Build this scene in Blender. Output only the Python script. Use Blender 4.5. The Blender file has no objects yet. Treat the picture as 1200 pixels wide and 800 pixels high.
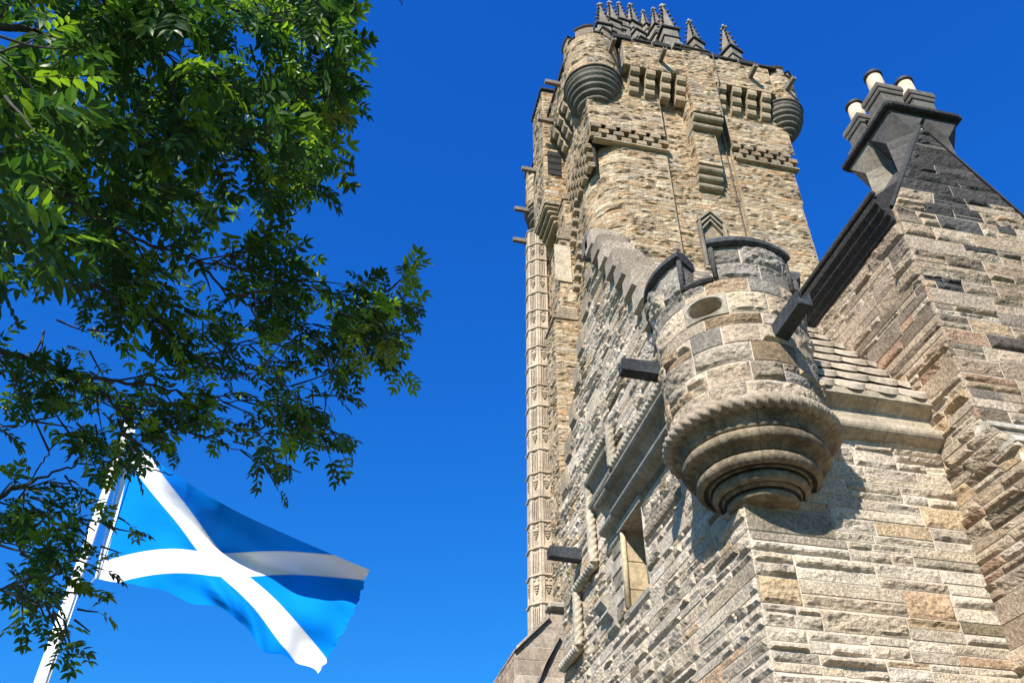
import bpy, math, random
import numpy as np
from mathutils import Vector, Matrix
R_ = math.radians
sc = bpy.context.scene
col = sc.collection
# ------------------------------------------------------------------ camera
cam_d = bpy.data.cameras.new('camera'); cam = bpy.data.objects.new('camera', cam_d); col.objects.link(cam)
cam.location = (0, 0, 1.6)
cam.rotation_euler = (2.2533745, -0.0067920, -0.2169730)
cam_d.sensor_fit = 'HORIZONTAL'; cam_d.sensor_width = 36; cam_d.lens = 1006.58/1200*36
cam_d.clip_start = 0.05; cam_d.clip_end = 6000
sc.camera = cam
# ------------------------------------------------------------------ sky and sun
TO_SUN = Vector((-0.76, -1.0, 1.02)).normalized()
w = bpy.data.worlds.new('World'); sc.world = w; w.use_nodes = True
nt = w.node_tree; bg = nt.nodes['Background']
sky = nt.nodes.new('ShaderNodeTexSky'); sky.sky_type = 'NISHITA'; sky.sun_disc = False
sky.sun_elevation = math.asin(TO_SUN.z); sky.sun_rotation = math.atan2(TO_SUN.x, TO_SUN.y)
sky.altitude = 100; sky.air_density = 1.0; sky.dust_density = 0.15; sky.ozone_density = 3.0
def wm(op, a, b=None):
    n = nt.nodes.new('ShaderNodeMath'); n.operation = op
    for k, q in enumerate((a, b)):
        if q is None: continue
        if isinstance(q, (int, float)): n.inputs[k].default_value = q
        else: nt.links.new(q, n.inputs[k])
    return n.outputs[0]
ss = nt.nodes.new('ShaderNodeSeparateColor'); nt.links.new(sky.outputs[0], ss.inputs[0])
cs = nt.nodes.new('ShaderNodeCombineColor')
nt.links.new(wm('MULTIPLY', wm('POWER', ss.outputs[0], 1.35), 0.12), cs.inputs[0])
nt.links.new(wm('MULTIPLY', ss.outputs[1], 0.86), cs.inputs[1])
nt.links.new(wm('MULTIPLY', wm('POWER', ss.outputs[2], 0.60), 2.95), cs.inputs[2])
nt.links.new(cs.outputs[0], bg.inputs[0])
bg.inputs[1].default_value = 0.068
sd = bpy.data.lights.new('sun', 'SUN'); sun = bpy.data.objects.new('sun', sd); col.objects.link(sun)
sd.energy = 5.0; sd.angle = R_(0.5); sd.color = (1, 0.95, 0.86)
sun.rotation_euler = TO_SUN.to_track_quat('Z', 'Y').to_euler(); sun.location = (0, -20, 60)
sc.view_settings.view_transform = 'Standard'; sc.view_settings.look = 'None'
sc.view_settings.exposure = 0.9; sc.view_settings.gamma = 1

def gr(k, m): return tuple(k*v for v in m)
# ------------------------------------------------------------------ numpy noise
def _h(ix, iy, s):
    n = (ix.astype(np.int64)*374761393 + iy.astype(np.int64)*668265263 + s*974634777) & 0xffffffff
    n = ((n ^ (n >> 13))*1274126177) & 0xffffffff
    return ((n ^ (n >> 16)) & 0xffff)/65535.0
def vnoise(x, y, s=0):
    ix = np.floor(x); iy = np.floor(y); fx = x-ix; fy = y-iy
    fx = fx*fx*(3-2*fx); fy = fy*fy*(3-2*fy)
    a = _h(ix, iy, s); b = _h(ix+1, iy, s); c = _h(ix, iy+1, s); d = _h(ix+1, iy+1, s)
    return (a*(1-fx)+b*fx)*(1-fy)+(c*(1-fx)+d*fx)*fy
def fbm(x, y, s=0, o=3):
    r = 0; a = 0.5
    for k in range(o):
        r = r+a*vnoise(x, y, s+k*17); x = x*2.1; y = y*2.1; a *= 0.5
    return r

# ------------------------------------------------------------------ mesh builder
class MB:
    def __init__(s): s.v = []; s.f = []; s.c = []; s.m = []; s.n = 0; s.sm = []
    def add(s, verts, faces, color=(1, 1, 1), mat=0, smooth=False):
        verts = np.asarray(verts, float).reshape(-1, 3)
        s.v.append(verts); n = s.n
        for f in faces: s.f.append([i+n for i in f])
        k = len(faces)
        s.c += [color]*k; s.m += [mat]*k; s.sm += [smooth]*k
        s.n += len(verts)
    def grid(s, P, color=(1, 1, 1), mat=0, smooth=False, close_u=False):
        nu, nv = P.shape[0], P.shape[1]
        F = []
        for i in range(nu if close_u else nu-1):
            j2 = (i+1) % nu
            for j in range(nv-1): F.append((i*nv+j, j2*nv+j, j2*nv+j+1, i*nv+j+1))
        s.add(P.reshape(-1, 3), F, color, mat, smooth)
    def box(s, c, d, rot=None, color=(.34, .28, .21), mat=0, bev=0.0, rx=0, ry=0, rz=0):
        hx, hy, hz = d[0]/2, d[1]/2, d[2]/2
        b = min(bev, hx*.9, hy*.9, hz*.9)
        M = Matrix.Rotation(rz, 3, 'Z') @ Matrix.Rotation(ry, 3, 'Y') @ Matrix.Rotation(rx, 3, 'X')
        if b <= 0:
            V = [(x, y, z) for x in (-hx, hx) for y in (-hy, hy) for z in (-hz, hz)]
            F = [(0, 1, 3, 2), (4, 6, 7, 5), (0, 4, 5, 1), (2, 3, 7, 6), (0, 2, 6, 4), (1, 5, 7, 3)]
        else:
            V = []; F = []
            idx = {}
            for sx in (-1, 1):
                for sy in (-1, 1):
                    for sz in (-1, 1):
                        for a in range(3):
                            p = [sx*(hx-b), sy*(hy-b), sz*(hz-b)]; p[a] += (sx, sy, sz)[a]*b
                            idx[(sx, sy, sz, a)] = len(V); V.append(tuple(p))
            def q(l, flip):
                l = [idx[k] for k in l]; F.append(tuple(reversed(l)) if flip else tuple(l))
            for sg in (-1, 1):
                q([(sg, -1, -1, 0), (sg, 1, -1, 0), (sg, 1, 1, 0), (sg, -1, 1, 0)], sg < 0)
                q([(-1, sg, -1, 1), (-1, sg, 1, 1), (1, sg, 1, 1), (1, sg, -1, 1)], sg < 0)
                q([(-1, -1, sg, 2), (1, -1, sg, 2), (1, 1, sg, 2), (-1, 1, sg, 2)], sg < 0)
            for s1 in (-1, 1):
                for s2 in (-1, 1):
                    q([(s1, s2, -1, 0), (s1, s2, -1, 1), (s1, s2, 1, 1), (s1, s2, 1, 0)], s1*s2 < 0)
                    q([(s1, -1, s2, 0), (s1, 1, s2, 0), (s1, 1, s2, 2), (s1, -1, s2, 2)], s1*s2 < 0)
                    q([(-1, s1, s2, 1), (-1, s1, s2, 2), (1, s1, s2, 2), (1, s1, s2, 1)], s1*s2 < 0)
                    for s3 in (-1, 1):
                        q([(s1, s2, s3, 0), (s1, s2, s3, 1), (s1, s2, s3, 2)], s1*s2*s3 < 0)
        V = [tuple(Vector(c)+M @ Vector(p)) for p in V]
        s.add(V, F, color, mat)
    def prism(s, poly, mapf, a, b, color=(.34, .28, .21), mat=0):
        """poly (p,q) list; mapf(p,q,t)->xyz ; extruded t=a..b"""
        n = len(poly)
        V = [mapf(p, q, a) for p, q in poly]+[mapf(p, q, b) for p, q in poly]
        F = [tuple(range(n)), tuple(range(2*n-1, n-1, -1))]+[(i, i+n, (i+1) % n+n, (i+1) % n) for i in range(n)]
        s.add(V, F, color, mat)
    def lathe(s, prof, c, n=48, a0=0, a1=2*math.pi, color=(.34, .28, .21), mat=0, smooth=True, wob=0):
        full = abs(a1-a0-2*math.pi) < 1e-6
        A = np.linspace(a0, a1, n, endpoint=not full)
        pr = np.array(prof, float)
        P = np.zeros((n, len(pr), 3))
        r = pr[None, :, 0]*np.ones((n, 1))
        if wob: r = r*(1+wob*(fbm(A[:, None]*4+pr[None, :, 1]*0, pr[None, :, 1]*9+A[:, None]*0, 5)-.45))
        P[:, :, 0] = c[0]+r*np.cos(A)[:, None]; P[:, :, 1] = c[1]+r*np.sin(A)[:, None]; P[:, :, 2] = c[2]+pr[None, :, 1]
        s.grid(P, color, mat, smooth, close_u=full)
    def tube(s, pts, rad, n=8, color=(.34, .28, .21), mat=0, smooth=True, caps=True, prof=None):
        pts = [Vector(p) for p in pts]; m = len(pts)
        if not hasattr(rad, '__len__'): rad = [rad]*m
        t0 = (pts[1]-pts[0]).normalized(); up = Vector((0, 0, 1)) if abs(t0.z) < .9 else Vector((1, 0, 0))
        nrm = t0.cross(up).normalized(); V = []; dist = 0
        for i, p in enumerate(pts):
            t = (pts[min(i+1, m-1)]-pts[max(i-1, 0)]).normalized()
            nrm = (nrm-t*nrm.dot(t)).normalized(); bn = t.cross(nrm)
            if i: dist += (p-pts[i-1]).length
            for k in range(n):
                a = 2*math.pi*k/n; r = rad[i]*(prof(a, dist) if prof else 1)
                V.append(p+nrm*(r*math.cos(a))+bn*(r*math.sin(a)))
        F = [(i*n+k, i*n+(k+1) % n, (i+1)*n+(k+1) % n, (i+1)*n+k) for i in range(m-1) for k in range(n)]
        if caps: F += [tuple(range(n-1, -1, -1)), tuple((m-1)*n+k for k in range(n))]
        s.add([tuple(v) for v in V], F, color, mat, smooth)
    def rope(s, pts, r, step=0.0125, color=(1, 1, 1), mat=0, pitch=.26, n=14):
        P = []
        for a, b in zip(pts[:-1], pts[1:]):
            a = Vector(a); b = Vector(b); k = max(1, int((b-a).length/step))
            P += [a.lerp(b, i/k) for i in range(k)]
        P.append(Vector(pts[-1]))
        s.tube(P, r, n, color, mat, True, True, prof=lambda a, d: .70+.40*abs(math.cos(2*a-math.pi*d/pitch))**.7)
    def build(s, name, mats, parent=None, recalc=False):
        me = bpy.data.meshes.new(name)
        V = np.concatenate(s.v) if s.v else np.zeros((0, 3))
        off = Vector((0, 0, 0))
        if parent is not None: off = root_loc(parent)
        me.from_pydata((V-np.array(off)).tolist(), [], s.f)
        if not isinstance(mats, (list, tuple)): mats = [mats]
        for m in mats: me.materials.append(m)
        me.polygons.foreach_set('material_index', s.m); me.polygons.foreach_set('use_smooth', s.sm)
        at = me.color_attributes.new('tint', 'FLOAT_COLOR', 'CORNER')
        ln = np.array([len(f) for f in s.f])
        C = np.concatenate([np.array(s.c, float).reshape(-1, 3), np.ones((len(s.c), 1))], 1)
        at.data.foreach_set('color', np.repeat(C, ln, axis=0).ravel())
        me.update()
        if recalc:
            import bmesh
            bm = bmesh.new(); bm.from_mesh(me); bmesh.ops.recalc_face_normals(bm, faces=bm.faces); bm.to_mesh(me); bm.free()
        o = bpy.data.objects.new(name, me); col.objects.link(o)
        if parent is not None: o.parent = parent
        return o
def root_loc(p):
    v = Vector((0, 0, 0))
    while p is not None: v = v+p.location; p = p.parent
    return v
def tag(o, label=None, cat=None, group=None, kind=None):
    if label: o['label'] = label
    if cat: o['category'] = cat
    if group: o['group'] = group
    if kind: o['kind'] = kind
    return o
def thing(name, loc, label, cat, group=None):
    o = bpy.data.objects.new(name, None); col.objects.link(o); o.location = loc; o.empty_display_size = .3
    return tag(o, label, cat, group)

# ------------------------------------------------------------------ materials
def new_mat(name):
    m = bpy.data.materials.new(name); m.use_nodes = True
    return m, m.node_tree.nodes, m.node_tree.links, m.node_tree.nodes['Principled BSDF']
def stone_mat(name, base=(1, 1, 1), scale=1.0, bump=0.6, var=.45, rough=.92, dirt=0.0, fine=14, dist=.02, pit=.62):
    m, N, L, P = new_mat(name)
    tc = N.new('ShaderNodeTexCoord')
    at = N.new('ShaderNodeAttribute'); at.attribute_name = 'tint'
    n1 = N.new('ShaderNodeTexNoise'); n1.inputs['Scale'].default_value = fine*scale; n1.inputs['Detail'].default_value = 6; n1.inputs['Roughness'].default_value = .68
    n2 = N.new('ShaderNodeTexNoise'); n2.inputs['Scale'].default_value = 2.2*scale; n2.inputs['Detail'].default_value = 4; n2.inputs['Roughness'].default_value = .6
    n3 = N.new('ShaderNodeTexNoise'); n3.inputs['Scale'].default_value = 60*scale; n3.inputs['Detail'].default_value = 3
    for n in (n1, n2, n3): L.new(tc.outputs['Object'], n.inputs['Vector'])
    r1 = N.new('ShaderNodeMapRange'); r1.inputs[1].default_value = .3; r1.inputs[2].default_value = .7; r1.inputs[3].default_value = 1-var; r1.inputs[4].default_value = 1+var*.55
    L.new(n1.outputs['Fac'], r1.inputs[0])
    r2 = N.new('ShaderNodeMapRange'); r2.inputs[1].default_value = .35; r2.inputs[2].default_value = .68; r2.inputs[3].default_value = .78; r2.inputs[4].default_value = 1.12
    L.new(n2.outputs['Fac'], r2.inputs[0])
    # dark pits
    r3 = N.new('ShaderNodeMapRange'); r3.inputs[1].default_value = .30; r3.inputs[2].default_value = .42; r3.inputs[3].default_value = pit; r3.inputs[4].default_value = 1.0
    L.new(n3.outputs['Fac'], r3.inputs[0])
    mu = N.new('ShaderNodeMath'); mu.operation = 'MULTIPLY'; L.new(r1.outputs[0], mu.inputs[0]); L.new(r2.outputs[0], mu.inputs[1])
    mu2 = N.new('ShaderNodeMath'); mu2.operation = 'MULTIPLY'; L.new(mu.outputs[0], mu2.inputs[0]); L.new(r3.outputs[0], mu2.inputs[1])
    vm = N.new('ShaderNodeVectorMath'); vm.operation = 'MULTIPLY'; L.new(at.outputs['Color'], vm.inputs[0]); vm.inputs[1].default_value = base
    vs = N.new('ShaderNodeVectorMath'); vs.operation = 'SCALE'; L.new(vm.outputs[0], vs.inputs[0]); L.new(mu2.outputs[0], vs.inputs['Scale'])
    out = vs.outputs[0]
    if dirt > 0:
        n4 = N.new('ShaderNodeTexNoise'); n4.inputs['Scale'].default_value = 1.1*scale; n4.inputs['Detail'].default_value = 5; n4.inputs['Roughness'].default_value = .7
        mp = N.new('ShaderNodeMapping'); mp.inputs['Scale'].default_value = (1, 1, .45); L.new(tc.outputs['Object'], mp.inputs[0]); L.new(mp.outputs[0], n4.inputs['Vector'])
        r4 = N.new('ShaderNodeMapRange'); r4.inputs[1].default_value = .5; r4.inputs[2].default_value = .66; r4.inputs[3].default_value = 0; r4.inputs[4].default_value = dirt
        L.new(n4.outputs['Fac'], r4.inputs[0])
        mx = N.new('ShaderNodeMixRGB'); mx.blend_type = 'MULTIPLY'; mx.inputs[2].default_value = (.33, .33, .32, 1)
        L.new(r4.outputs[0], mx.inputs[0]); L.new(out, mx.inputs[1]); out = mx.outputs[0]
    L.new(out, P.inputs['Base Color'])
    P.inputs['Roughness'].default_value = rough
    P.inputs['Specular IOR Level'].default_value = .2
    ad = N.new('ShaderNodeMath'); ad.operation = 'MULTIPLY_ADD'; L.new(n3.outputs['Fac'], ad.inputs[0]); ad.inputs[1].default_value = .3; L.new(n1.outputs['Fac'], ad.inputs[2])
    b = N.new('ShaderNodeBump'); b.inputs['Strength'].default_value = bump; b.inputs['Distance'].default_value = dist
    L.new(ad.outputs[0], b.inputs['Height']); L.new(b.outputs[0], P.inputs['Normal'])
    return m
def flat_mat(name, c, rough=.6, metal=0, var=.1, scale=20, bump=.1):
    m, N, L, P = new_mat(name)
    tc = N.new('ShaderNodeTexCoord'); n = N.new('ShaderNodeTexNoise'); n.inputs['Scale'].default_value = scale; n.inputs['Detail'].default_value = 4
    L.new(tc.outputs['Object'], n.inputs['Vector'])
    cr = N.new('ShaderNodeValToRGB'); cr.color_ramp.elements[0].position = .3; cr.color_ramp.elements[1].position = .7
    cr.color_ramp.elements[0].color = tuple(x*(1-var) for x in c)+(1,); cr.color_ramp.elements[1].color = tuple(min(1, x*(1+var)) for x in c)+(1,)
    L.new(n.outputs['Fac'], cr.inputs[0]); L.new(cr.outputs[0], P.inputs['Base Color'])
    P.inputs['Roughness'].default_value = rough; P.inputs['Metallic'].default_value = metal
    b = N.new('ShaderNodeBump'); b.inputs['Strength'].default_value = bump; b.inputs['Distance'].default_value = .01; L.new(n.outputs['Fac'], b.inputs['Height']); L.new(b.outputs[0], P.inputs['Normal'])
    return m
M_rub = stone_mat('rubble_sandstone', bump=1.0, var=.55, dist=.04, fine=24, pit=.5, base=(1.24, 1.18, 1.12))
M_tow = stone_mat('tower_sandstone', scale=.3, bump=.9, var=.5, dirt=.35, dist=.08)
M_dress = stone_mat('dressed_sandstone', bump=.5, var=.4, fine=14, dirt=.5, dist=.015)
M_grime = stone_mat('stained_carved_stone', bump=.9, var=.55, fine=11, dirt=.85, dist=.025, pit=.5)
M_tdress = stone_mat('tower_dressed_stone', scale=.4, bump=.6, var=.35, dirt=.45, dist=.05)
M_mortar = stone_mat('lime_mortar', base=(1, 1, 1), bump=.5, var=.3)
M_dark = stone_mat('sooty_stone', base=(.13, .15, .195), bump=1.0, var=.6, dist=.03, fine=16)
M_lead = stone_mat('weathered_dark_stone', base=(.29, .335, .42), bump=1.0, var=.6, dist=.03, fine=16, dirt=.5)
M_black = flat_mat('dark_glass', (.01, .012, .016), .12, 0, .1, 2, 0)
M_wood = flat_mat('window_frame_paint', (.1, .09, .08), .6)
M_terra = flat_mat('cream_terracotta', (.50, .37, .245), .7, 0, .3, 7, .15)
M_potrim = flat_mat('blackened_pot_rim', (.02, .02, .022), .7, 0, .3, 30, .3)
M_cable = flat_mat('copper_strap', (.05, .04, .035), .6)

# ------------------------------------------------------------------ masonry
PAL_PALE = [((.53, .465, .375), 5), ((.49, .425, .335), 5), ((.57, .505, .415), 3.5), ((.46, .39, .30), 2.5), ((.40, .35, .28), 1.3), ((.44, .32, .215), .35), ((.21, .175, .115), .4), ((.47, .36, .235), .8), ((.31, .27, .205), .5)]
PAL_WARM = [((.47, .345, .215), 4), ((.50, .385, .25), 4), ((.43, .31, .19), 3), ((.54, .43, .29), 3), ((.46, .295, .16), 1.1), ((.31, .235, .16), 1.2), ((.41, .34, .25), 1.2)]
PAL_WING = [((.36, .29, .215), 4), ((.41, .34, .26), 4), ((.33, .26, .19), 3), ((.36, .245, .17), .7), ((.22, .185, .15), 1.6), ((.45, .385, .30), 2.4), ((.42, .32, .21), .5)]
PAL_TUR = [((.44, .365, .275), 4), ((.42, .32, .215), 3), ((.36, .315, .255), 3), ((.25, .23, .20), 1.2), ((.48, .405, .31), 3)]
def pick(pal, rnd):
    t = sum(w for _, w in pal); x = rnd.random()*t
    for c, w in pal:
        x -= w
        if x <= 0: break
    k = .90+.20*rnd.random(); j = .98+.04*rnd.random()
    return (c[0]*k*j, c[1]*k, c[2]*k*(.97+.06*rnd.random())/j)
def courses(z0, z1, h, seed, var=.18):
    rnd = random.Random(seed); z = z0; out = []
    while z < z1-h*.4:
        hh = h*(1-var+2*var*rnd.random())
        if z+hh > z1-h*.4: hh = z1-z
        out.append((z, z+hh)); z += hh
    return out
def masonry(mb, mapf, spans, rows, pal, seed, res=.035, bulge=.05, rough=.05, gap=.015, lmin=.45, lmax=1.3, split=.55, tintf=None, mortar=(.62, .54, .43), depth=.005, backsp=.5, mat=0, mmat=1, flat=.2):
    """coursed rock-faced rubble: every stone is its own bulging face with returned edges over a recessed mortar bed"""
    rnd = random.Random(seed)
    def block(u0a, u1a, u0b, u1b, za, zb):
        g = gap/2*(.5+rnd.random())
        L = ((u1a-u0a)+(u1b-u0b))/2
        if L < .04 or zb-za < .03: return
        nu = max(3, int(L/res)+1); nz = max(3, int((zb-za)/res)+1)
        nu = min(nu, 60)
        s = np.linspace(0, 1, nu)[:, None]*np.ones((1, nz)); t = np.ones((nu, 1))*np.linspace(0, 1, nz)[None, :]
        uu = (u0a+g)*(1-s)*(1-t)+(u1a-g)*s*(1-t)+(u0b+g)*(1-s)*t+(u1b-g)*s*t
        zz = za+g+(zb-za-2*g)*t
        eu = np.minimum(s, 1-s)*L; ez = np.minimum(t, 1-t)*(zb-za); e = np.minimum(eu, ez)
        ed = np.clip(e/min(.05, .3*(zb-za)), 0, 1); ed = ed*ed*(3-2*ed)
        o = rnd.random()*1000; so = rnd.randrange(999)
        if rnd.random() < flat: d = .006+.25*rough*(fbm(uu*9+o, zz*12, so)-.3)*ed
        else:
            b = bulge*(.35+.9*rnd.random())
            nn = fbm(uu*2.2/(.6+L)+o, zz*2.6/(.3+zb-za)*.6+o, so, 3)
            ch = np.abs(fbm(uu*7+o, zz*11+o, so+5, 3)-.44)*2.2
            tilt = (rnd.random()-.35)*bulge*.9
            d = ed*(b*.55+rough*(nn-.4)*1.6-rough*.55*ch+tilt*(t-.5)*2)
            d = np.maximum(d, -.004)
        x, y, z = mapf(uu, zz, d)
        P = np.stack([x, y, z], -1)
        # returned edges
        c = pick(pal, rnd)
        if tintf: c = tintf((u0a+u1a)/2, (za+zb)/2, c, rnd)
        ui = uu.copy(); zi = zz.copy()
        xr, yr, zr = mapf(uu, zz, d*0-depth-.012)
        B = np.stack([xr, yr, zr], -1)
        per = [(i, 0) for i in range(nu)]+[(nu-1, j) for j in range(1, nz)]+[(i, nz-1) for i in range(nu-2, -1, -1)]+[(0, j) for j in range(nz-2, 0, -1)]
        V = P.reshape(-1, 3); n0 = len(V)
        V = np.concatenate([V, np.array([B[i, j] for i, j in per])])
        F = [(i*nz+j, (i+1)*nz+j, (i+1)*nz+j+1, i*nz+j+1) for i in range(nu-1) for j in range(nz-1)]
        m = len(per)
        for k in range(m):
            a = per[k]; b2 = per[(k+1) % m]
            F.append((a[0]*nz+a[1], n0+k, n0+(k+1) % m, b2[0]*nz+b2[1]))
        mb.add(V, F, c, mat)
    for za, zb in rows:
        zm = (za+zb)/2; sm = spans(zm)
        sa = spans(za+1e-4); sb = spans(zb-1e-4)
        if len(sa) != len(sm): sa = sm
        if len(sb) != len(sm): sb = sm
        for (a0, a1), (b0, b1), (m0, m1) in zip(sa, sb, sm):
            if m1-m0 < .05: continue
            # mortar bed
            n = max(2, int((m1-m0)/backsp)+1); q = np.linspace(0, 1, n)
            U = np.stack([a0+(a1-a0)*q, b0+(b1-b0)*q], 1); Z = np.stack([q*0+za, q*0+zb], 1)
            x, y, z = mapf(U, Z, U*0-depth)
            mb.grid(np.stack([x, y, z], -1), mortar, mmat)
            # segments
            cuts = [0.]; Lt = m1-m0
            while True:
                l = lmin+(lmax-lmin)*rnd.random()**1.3
                if cuts[-1]+l > Lt-lmin*.7: break
                cuts.append(cuts[-1]+l)
            cuts.append(Lt); cuts = [c/Lt for c in cuts]
            ua = lambda c: a0+(a1-a0)*c
            ub = lambda c: b0+(b1-b0)*c
            for c0, c1 in zip(cuts[:-1], cuts[1:]):
                if rnd.random() < split:
                    k = .34+.32*rnd.random(); zk = za+(zb-za)*k
                    for (f0, f1, zq0, zq1) in ((0, k, za, zk), (k, 1, zk, zb)):
                        cc = [c0, c1]
                        if (c1-c0)*Lt > lmin*1.3 and rnd.random() < .6: cc = [c0, c0+(c1-c0)*(.3+.4*rnd.random()), c1]
                        for d0, d1 in zip(cc[:-1], cc[1:]):
                            w0 = lambda c, f: ua(c)*(1-f)+ub(c)*f
                            block(w0(d0, f0), w0(d1, f0), w0(d0, f1), w0(d1, f1), zq0, zq1)
                else: block(ua(c0), ua(c1), ub(c0), ub(c1), za, zb)
def m_west(X):      # faces -X ; u = y
    return lambda u, z, d: (X-d, u, z)
def m_south(Y):     # faces -Y ; u = x
    return lambda u, z, d: (u, Y-d, z)
def m_cyl(cx, cy, rf):   # u = angle*R0 ; rf(z) radius
    def f(u, z, d, R0=None):
        a = u; r = rf(z)+d
        return (cx+r*np.cos(a), cy+r*np.sin(a), z)
    return f
def poly_spans(poly, holes=()):
    def f(z):
        xs = []
        n = len(poly)
        for i in range(n):
            (a, za), (b, zb) = poly[i], poly[(i+1) % n]
            if (za <= z) != (zb <= z): xs.append(a+(b-a)*(z-za)/(zb-za))
        xs.sort(); sp = [(xs[i], xs[i+1]) for i in range(0, len(xs)-1, 2)]
        for h0, h1, hz0, hz1 in holes:
            if hz0 <= z <= hz1:
                o = []
                for a, b in sp:
                    if h1 <= a or h0 >= b: o.append((a, b))
                    else:
                        if h0 > a: o.append((a, h0))
                        if h1 < b: o.append((h1, b))
                sp = o
        return sp
    return f
def fit_rows(rows, zs):
    """snap course joints to the given heights"""
    out = []
    b = sorted(set([r[0] for r in rows]+[rows[-1][1]]))
    for z in zs:
        if b[0] < z < b[-1]:
            k = min(range(1, len(b)-1), key=lambda i: abs(b[i]-z)); b[k] = z
    b = sorted(set(b))
    return list(zip(b[:-1], b[1:]))

# ================================================================== GROUND
g = MB(); S_ = 1500
P = np.zeros((61, 61, 3)); q = np.linspace(-1, 1, 61); q = np.sign(q)*np.abs(q)**2.2*S_
P[:, :, 0] = q[:, None]; P[:, :, 1] = q[None, :]; P[:, :, 2] = (fbm(P[:, :, 0]*.01+50, P[:, :, 1]*.01+50, 3)-.45)*np.clip((np.hypot(P[:, :, 0], P[:, :, 1])-70)/100, 0, 1)*30
g.grid(P, smooth=True)
M_grass = flat_mat('grass_ground', (.07, .085, .03), .95, 0, .4, 3, .5)
tag(g.build('ground', M_grass), kind='structure')
p = MB(); p.box((0.5, 2, .002), (7.6, 60, .004)); M_path = flat_mat('gravel_path', (.17, .15, .125), .95, 0, .3, 40, .5)
tag(p.build('path', M_path), kind='structure')

# ================================================================== LODGE
CX, CY, WX, WY = 4.43, 8.0, 7.3, 7.2
lodge = thing('stone_lodge', (CX, CY, 0), 'rugged sandstone lodge with corner turret, stone slate roof and gabled wing, nearest building', 'building')
TOP = 15.6
rowsL = fit_rows(courses(0, 16, .27, 5), (6.62, 8.0, 7.55))
def soot_l(u, z, c, rnd):
    if z > 12.5+rnd.random()*1.5: c = tuple(v*.62 for v in c)
    return c
mb = MB()
gab = [(8.0, 0), (8.0, 8.6), (9.1, 9.55), (12.45, 14.75), (12.6, 14.75), (15.62, 10.1), (15.62, 0)]
masonry(mb, m_west(CX), poly_spans(gab, [(11.05, 12.0, 6.62, 8.0)]), [r for r in rowsL if 3.9 < r[0]], PAL_PALE, 11, res=.035, bulge=.06, rough=.07, split=.85, tintf=soot_l)
masonry(mb, m_west(CX), poly_spans([(8.0, 0), (8.0, 8.6), (15.62, 8), (15.62, 0)]), [r for r in rowsL if r[0] <= 3.9], PAL_PALE, 12, res=.3)
mb.box((CX+.53, 11.7, 3.3), (1.0, 7.0, 6.6)); mb.box((CX+.53, 9.65, 7.3), (1.0, 2.7, 1.4)); mb.box((CX+.53, 13.85, 7.3), (1.0, 3.6, 1.4)) 
mb.prism([(8.05, 8.0), (8.05, 8.3), (12.5, 14.5), (15.6, 9.9), (15.6, 8.0)], lambda p, q, t: (t, p, q), CX+.035, CX+.95)
mb.box((CX+3, 15.6, 4), (6, .3, 8))
mb.build('west_wall', [M_rub, M_mortar], lodge)
mb = MB()
masonry(mb, m_south(CY), poly_spans([(CX, 0), (CX, 7.56), (WX, 7.56), (WX, 0)]), [r for r in rowsL if 3.5 < r[0] and r[1] < 7.6], PAL_PALE, 31, res=.022, bulge=.055, rough=.07, split=.7)
masonry(mb, m_south(CY), poly_spans([(CX, 0), (CX, 7.56), (WX, 7.56), (WX, 0)]), [r for r in rowsL if 3.5 >= r[0]], PAL_PALE, 32, res=.3)
mb.box(((CX+WX)/2+.2, CY+.3+.035, 3.9), (WX-CX-.6, .6, 7.8))
# warm dressed arris on the corner
for za, zb in [r for r in rowsL if r[1] < 6.5 and r[0] > 3.3]:
    c = pick(PAL_PALE, random.Random(int(za*991)))
    c = tuple(v*1.05 for v in c)
    mb.box((CX+.018, CY+.018, (za+zb)/2), (.046, .046, zb-za-.012), bev=.008, color=c)
mb.build('south_wall', [M_rub, M_mortar], lodge)

# eaves cornice on south wall
mb = MB(); cc = (.40, .33, .24)
xs = [CX+.5, 5.75, 6.5, WX+.02]
prof = [(0, 7.45), (-.05, 7.47), (-.10, 7.5)]+[(-.1-.095*math.sin(a), 7.60-.1*math.cos(a)) for a in np.linspace(.2, math.pi-.2, 9)]+[(-.07, 7.71), (-.04, 7.74), (-.03, 7.92), (-.09, 7.97), (-.16, 8.0), (-.2, 8.03), (-.2, 8.13), (0, 8.2), (.2, 8.2), (.2, 7.45)]
for a, b in zip(xs[:-1], xs[1:]):
    cq = tuple(v*(.85+.3*random.Random(int(a*77)).random()) for v in cc)
    mb.prism([(CY+p, z) for p, z in prof], lambda p, q, t: (t, p, q), a+.003, b-.003, color=cq)
mb.build('eaves_cornice', M_dress, lodge, recalc=True)

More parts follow.
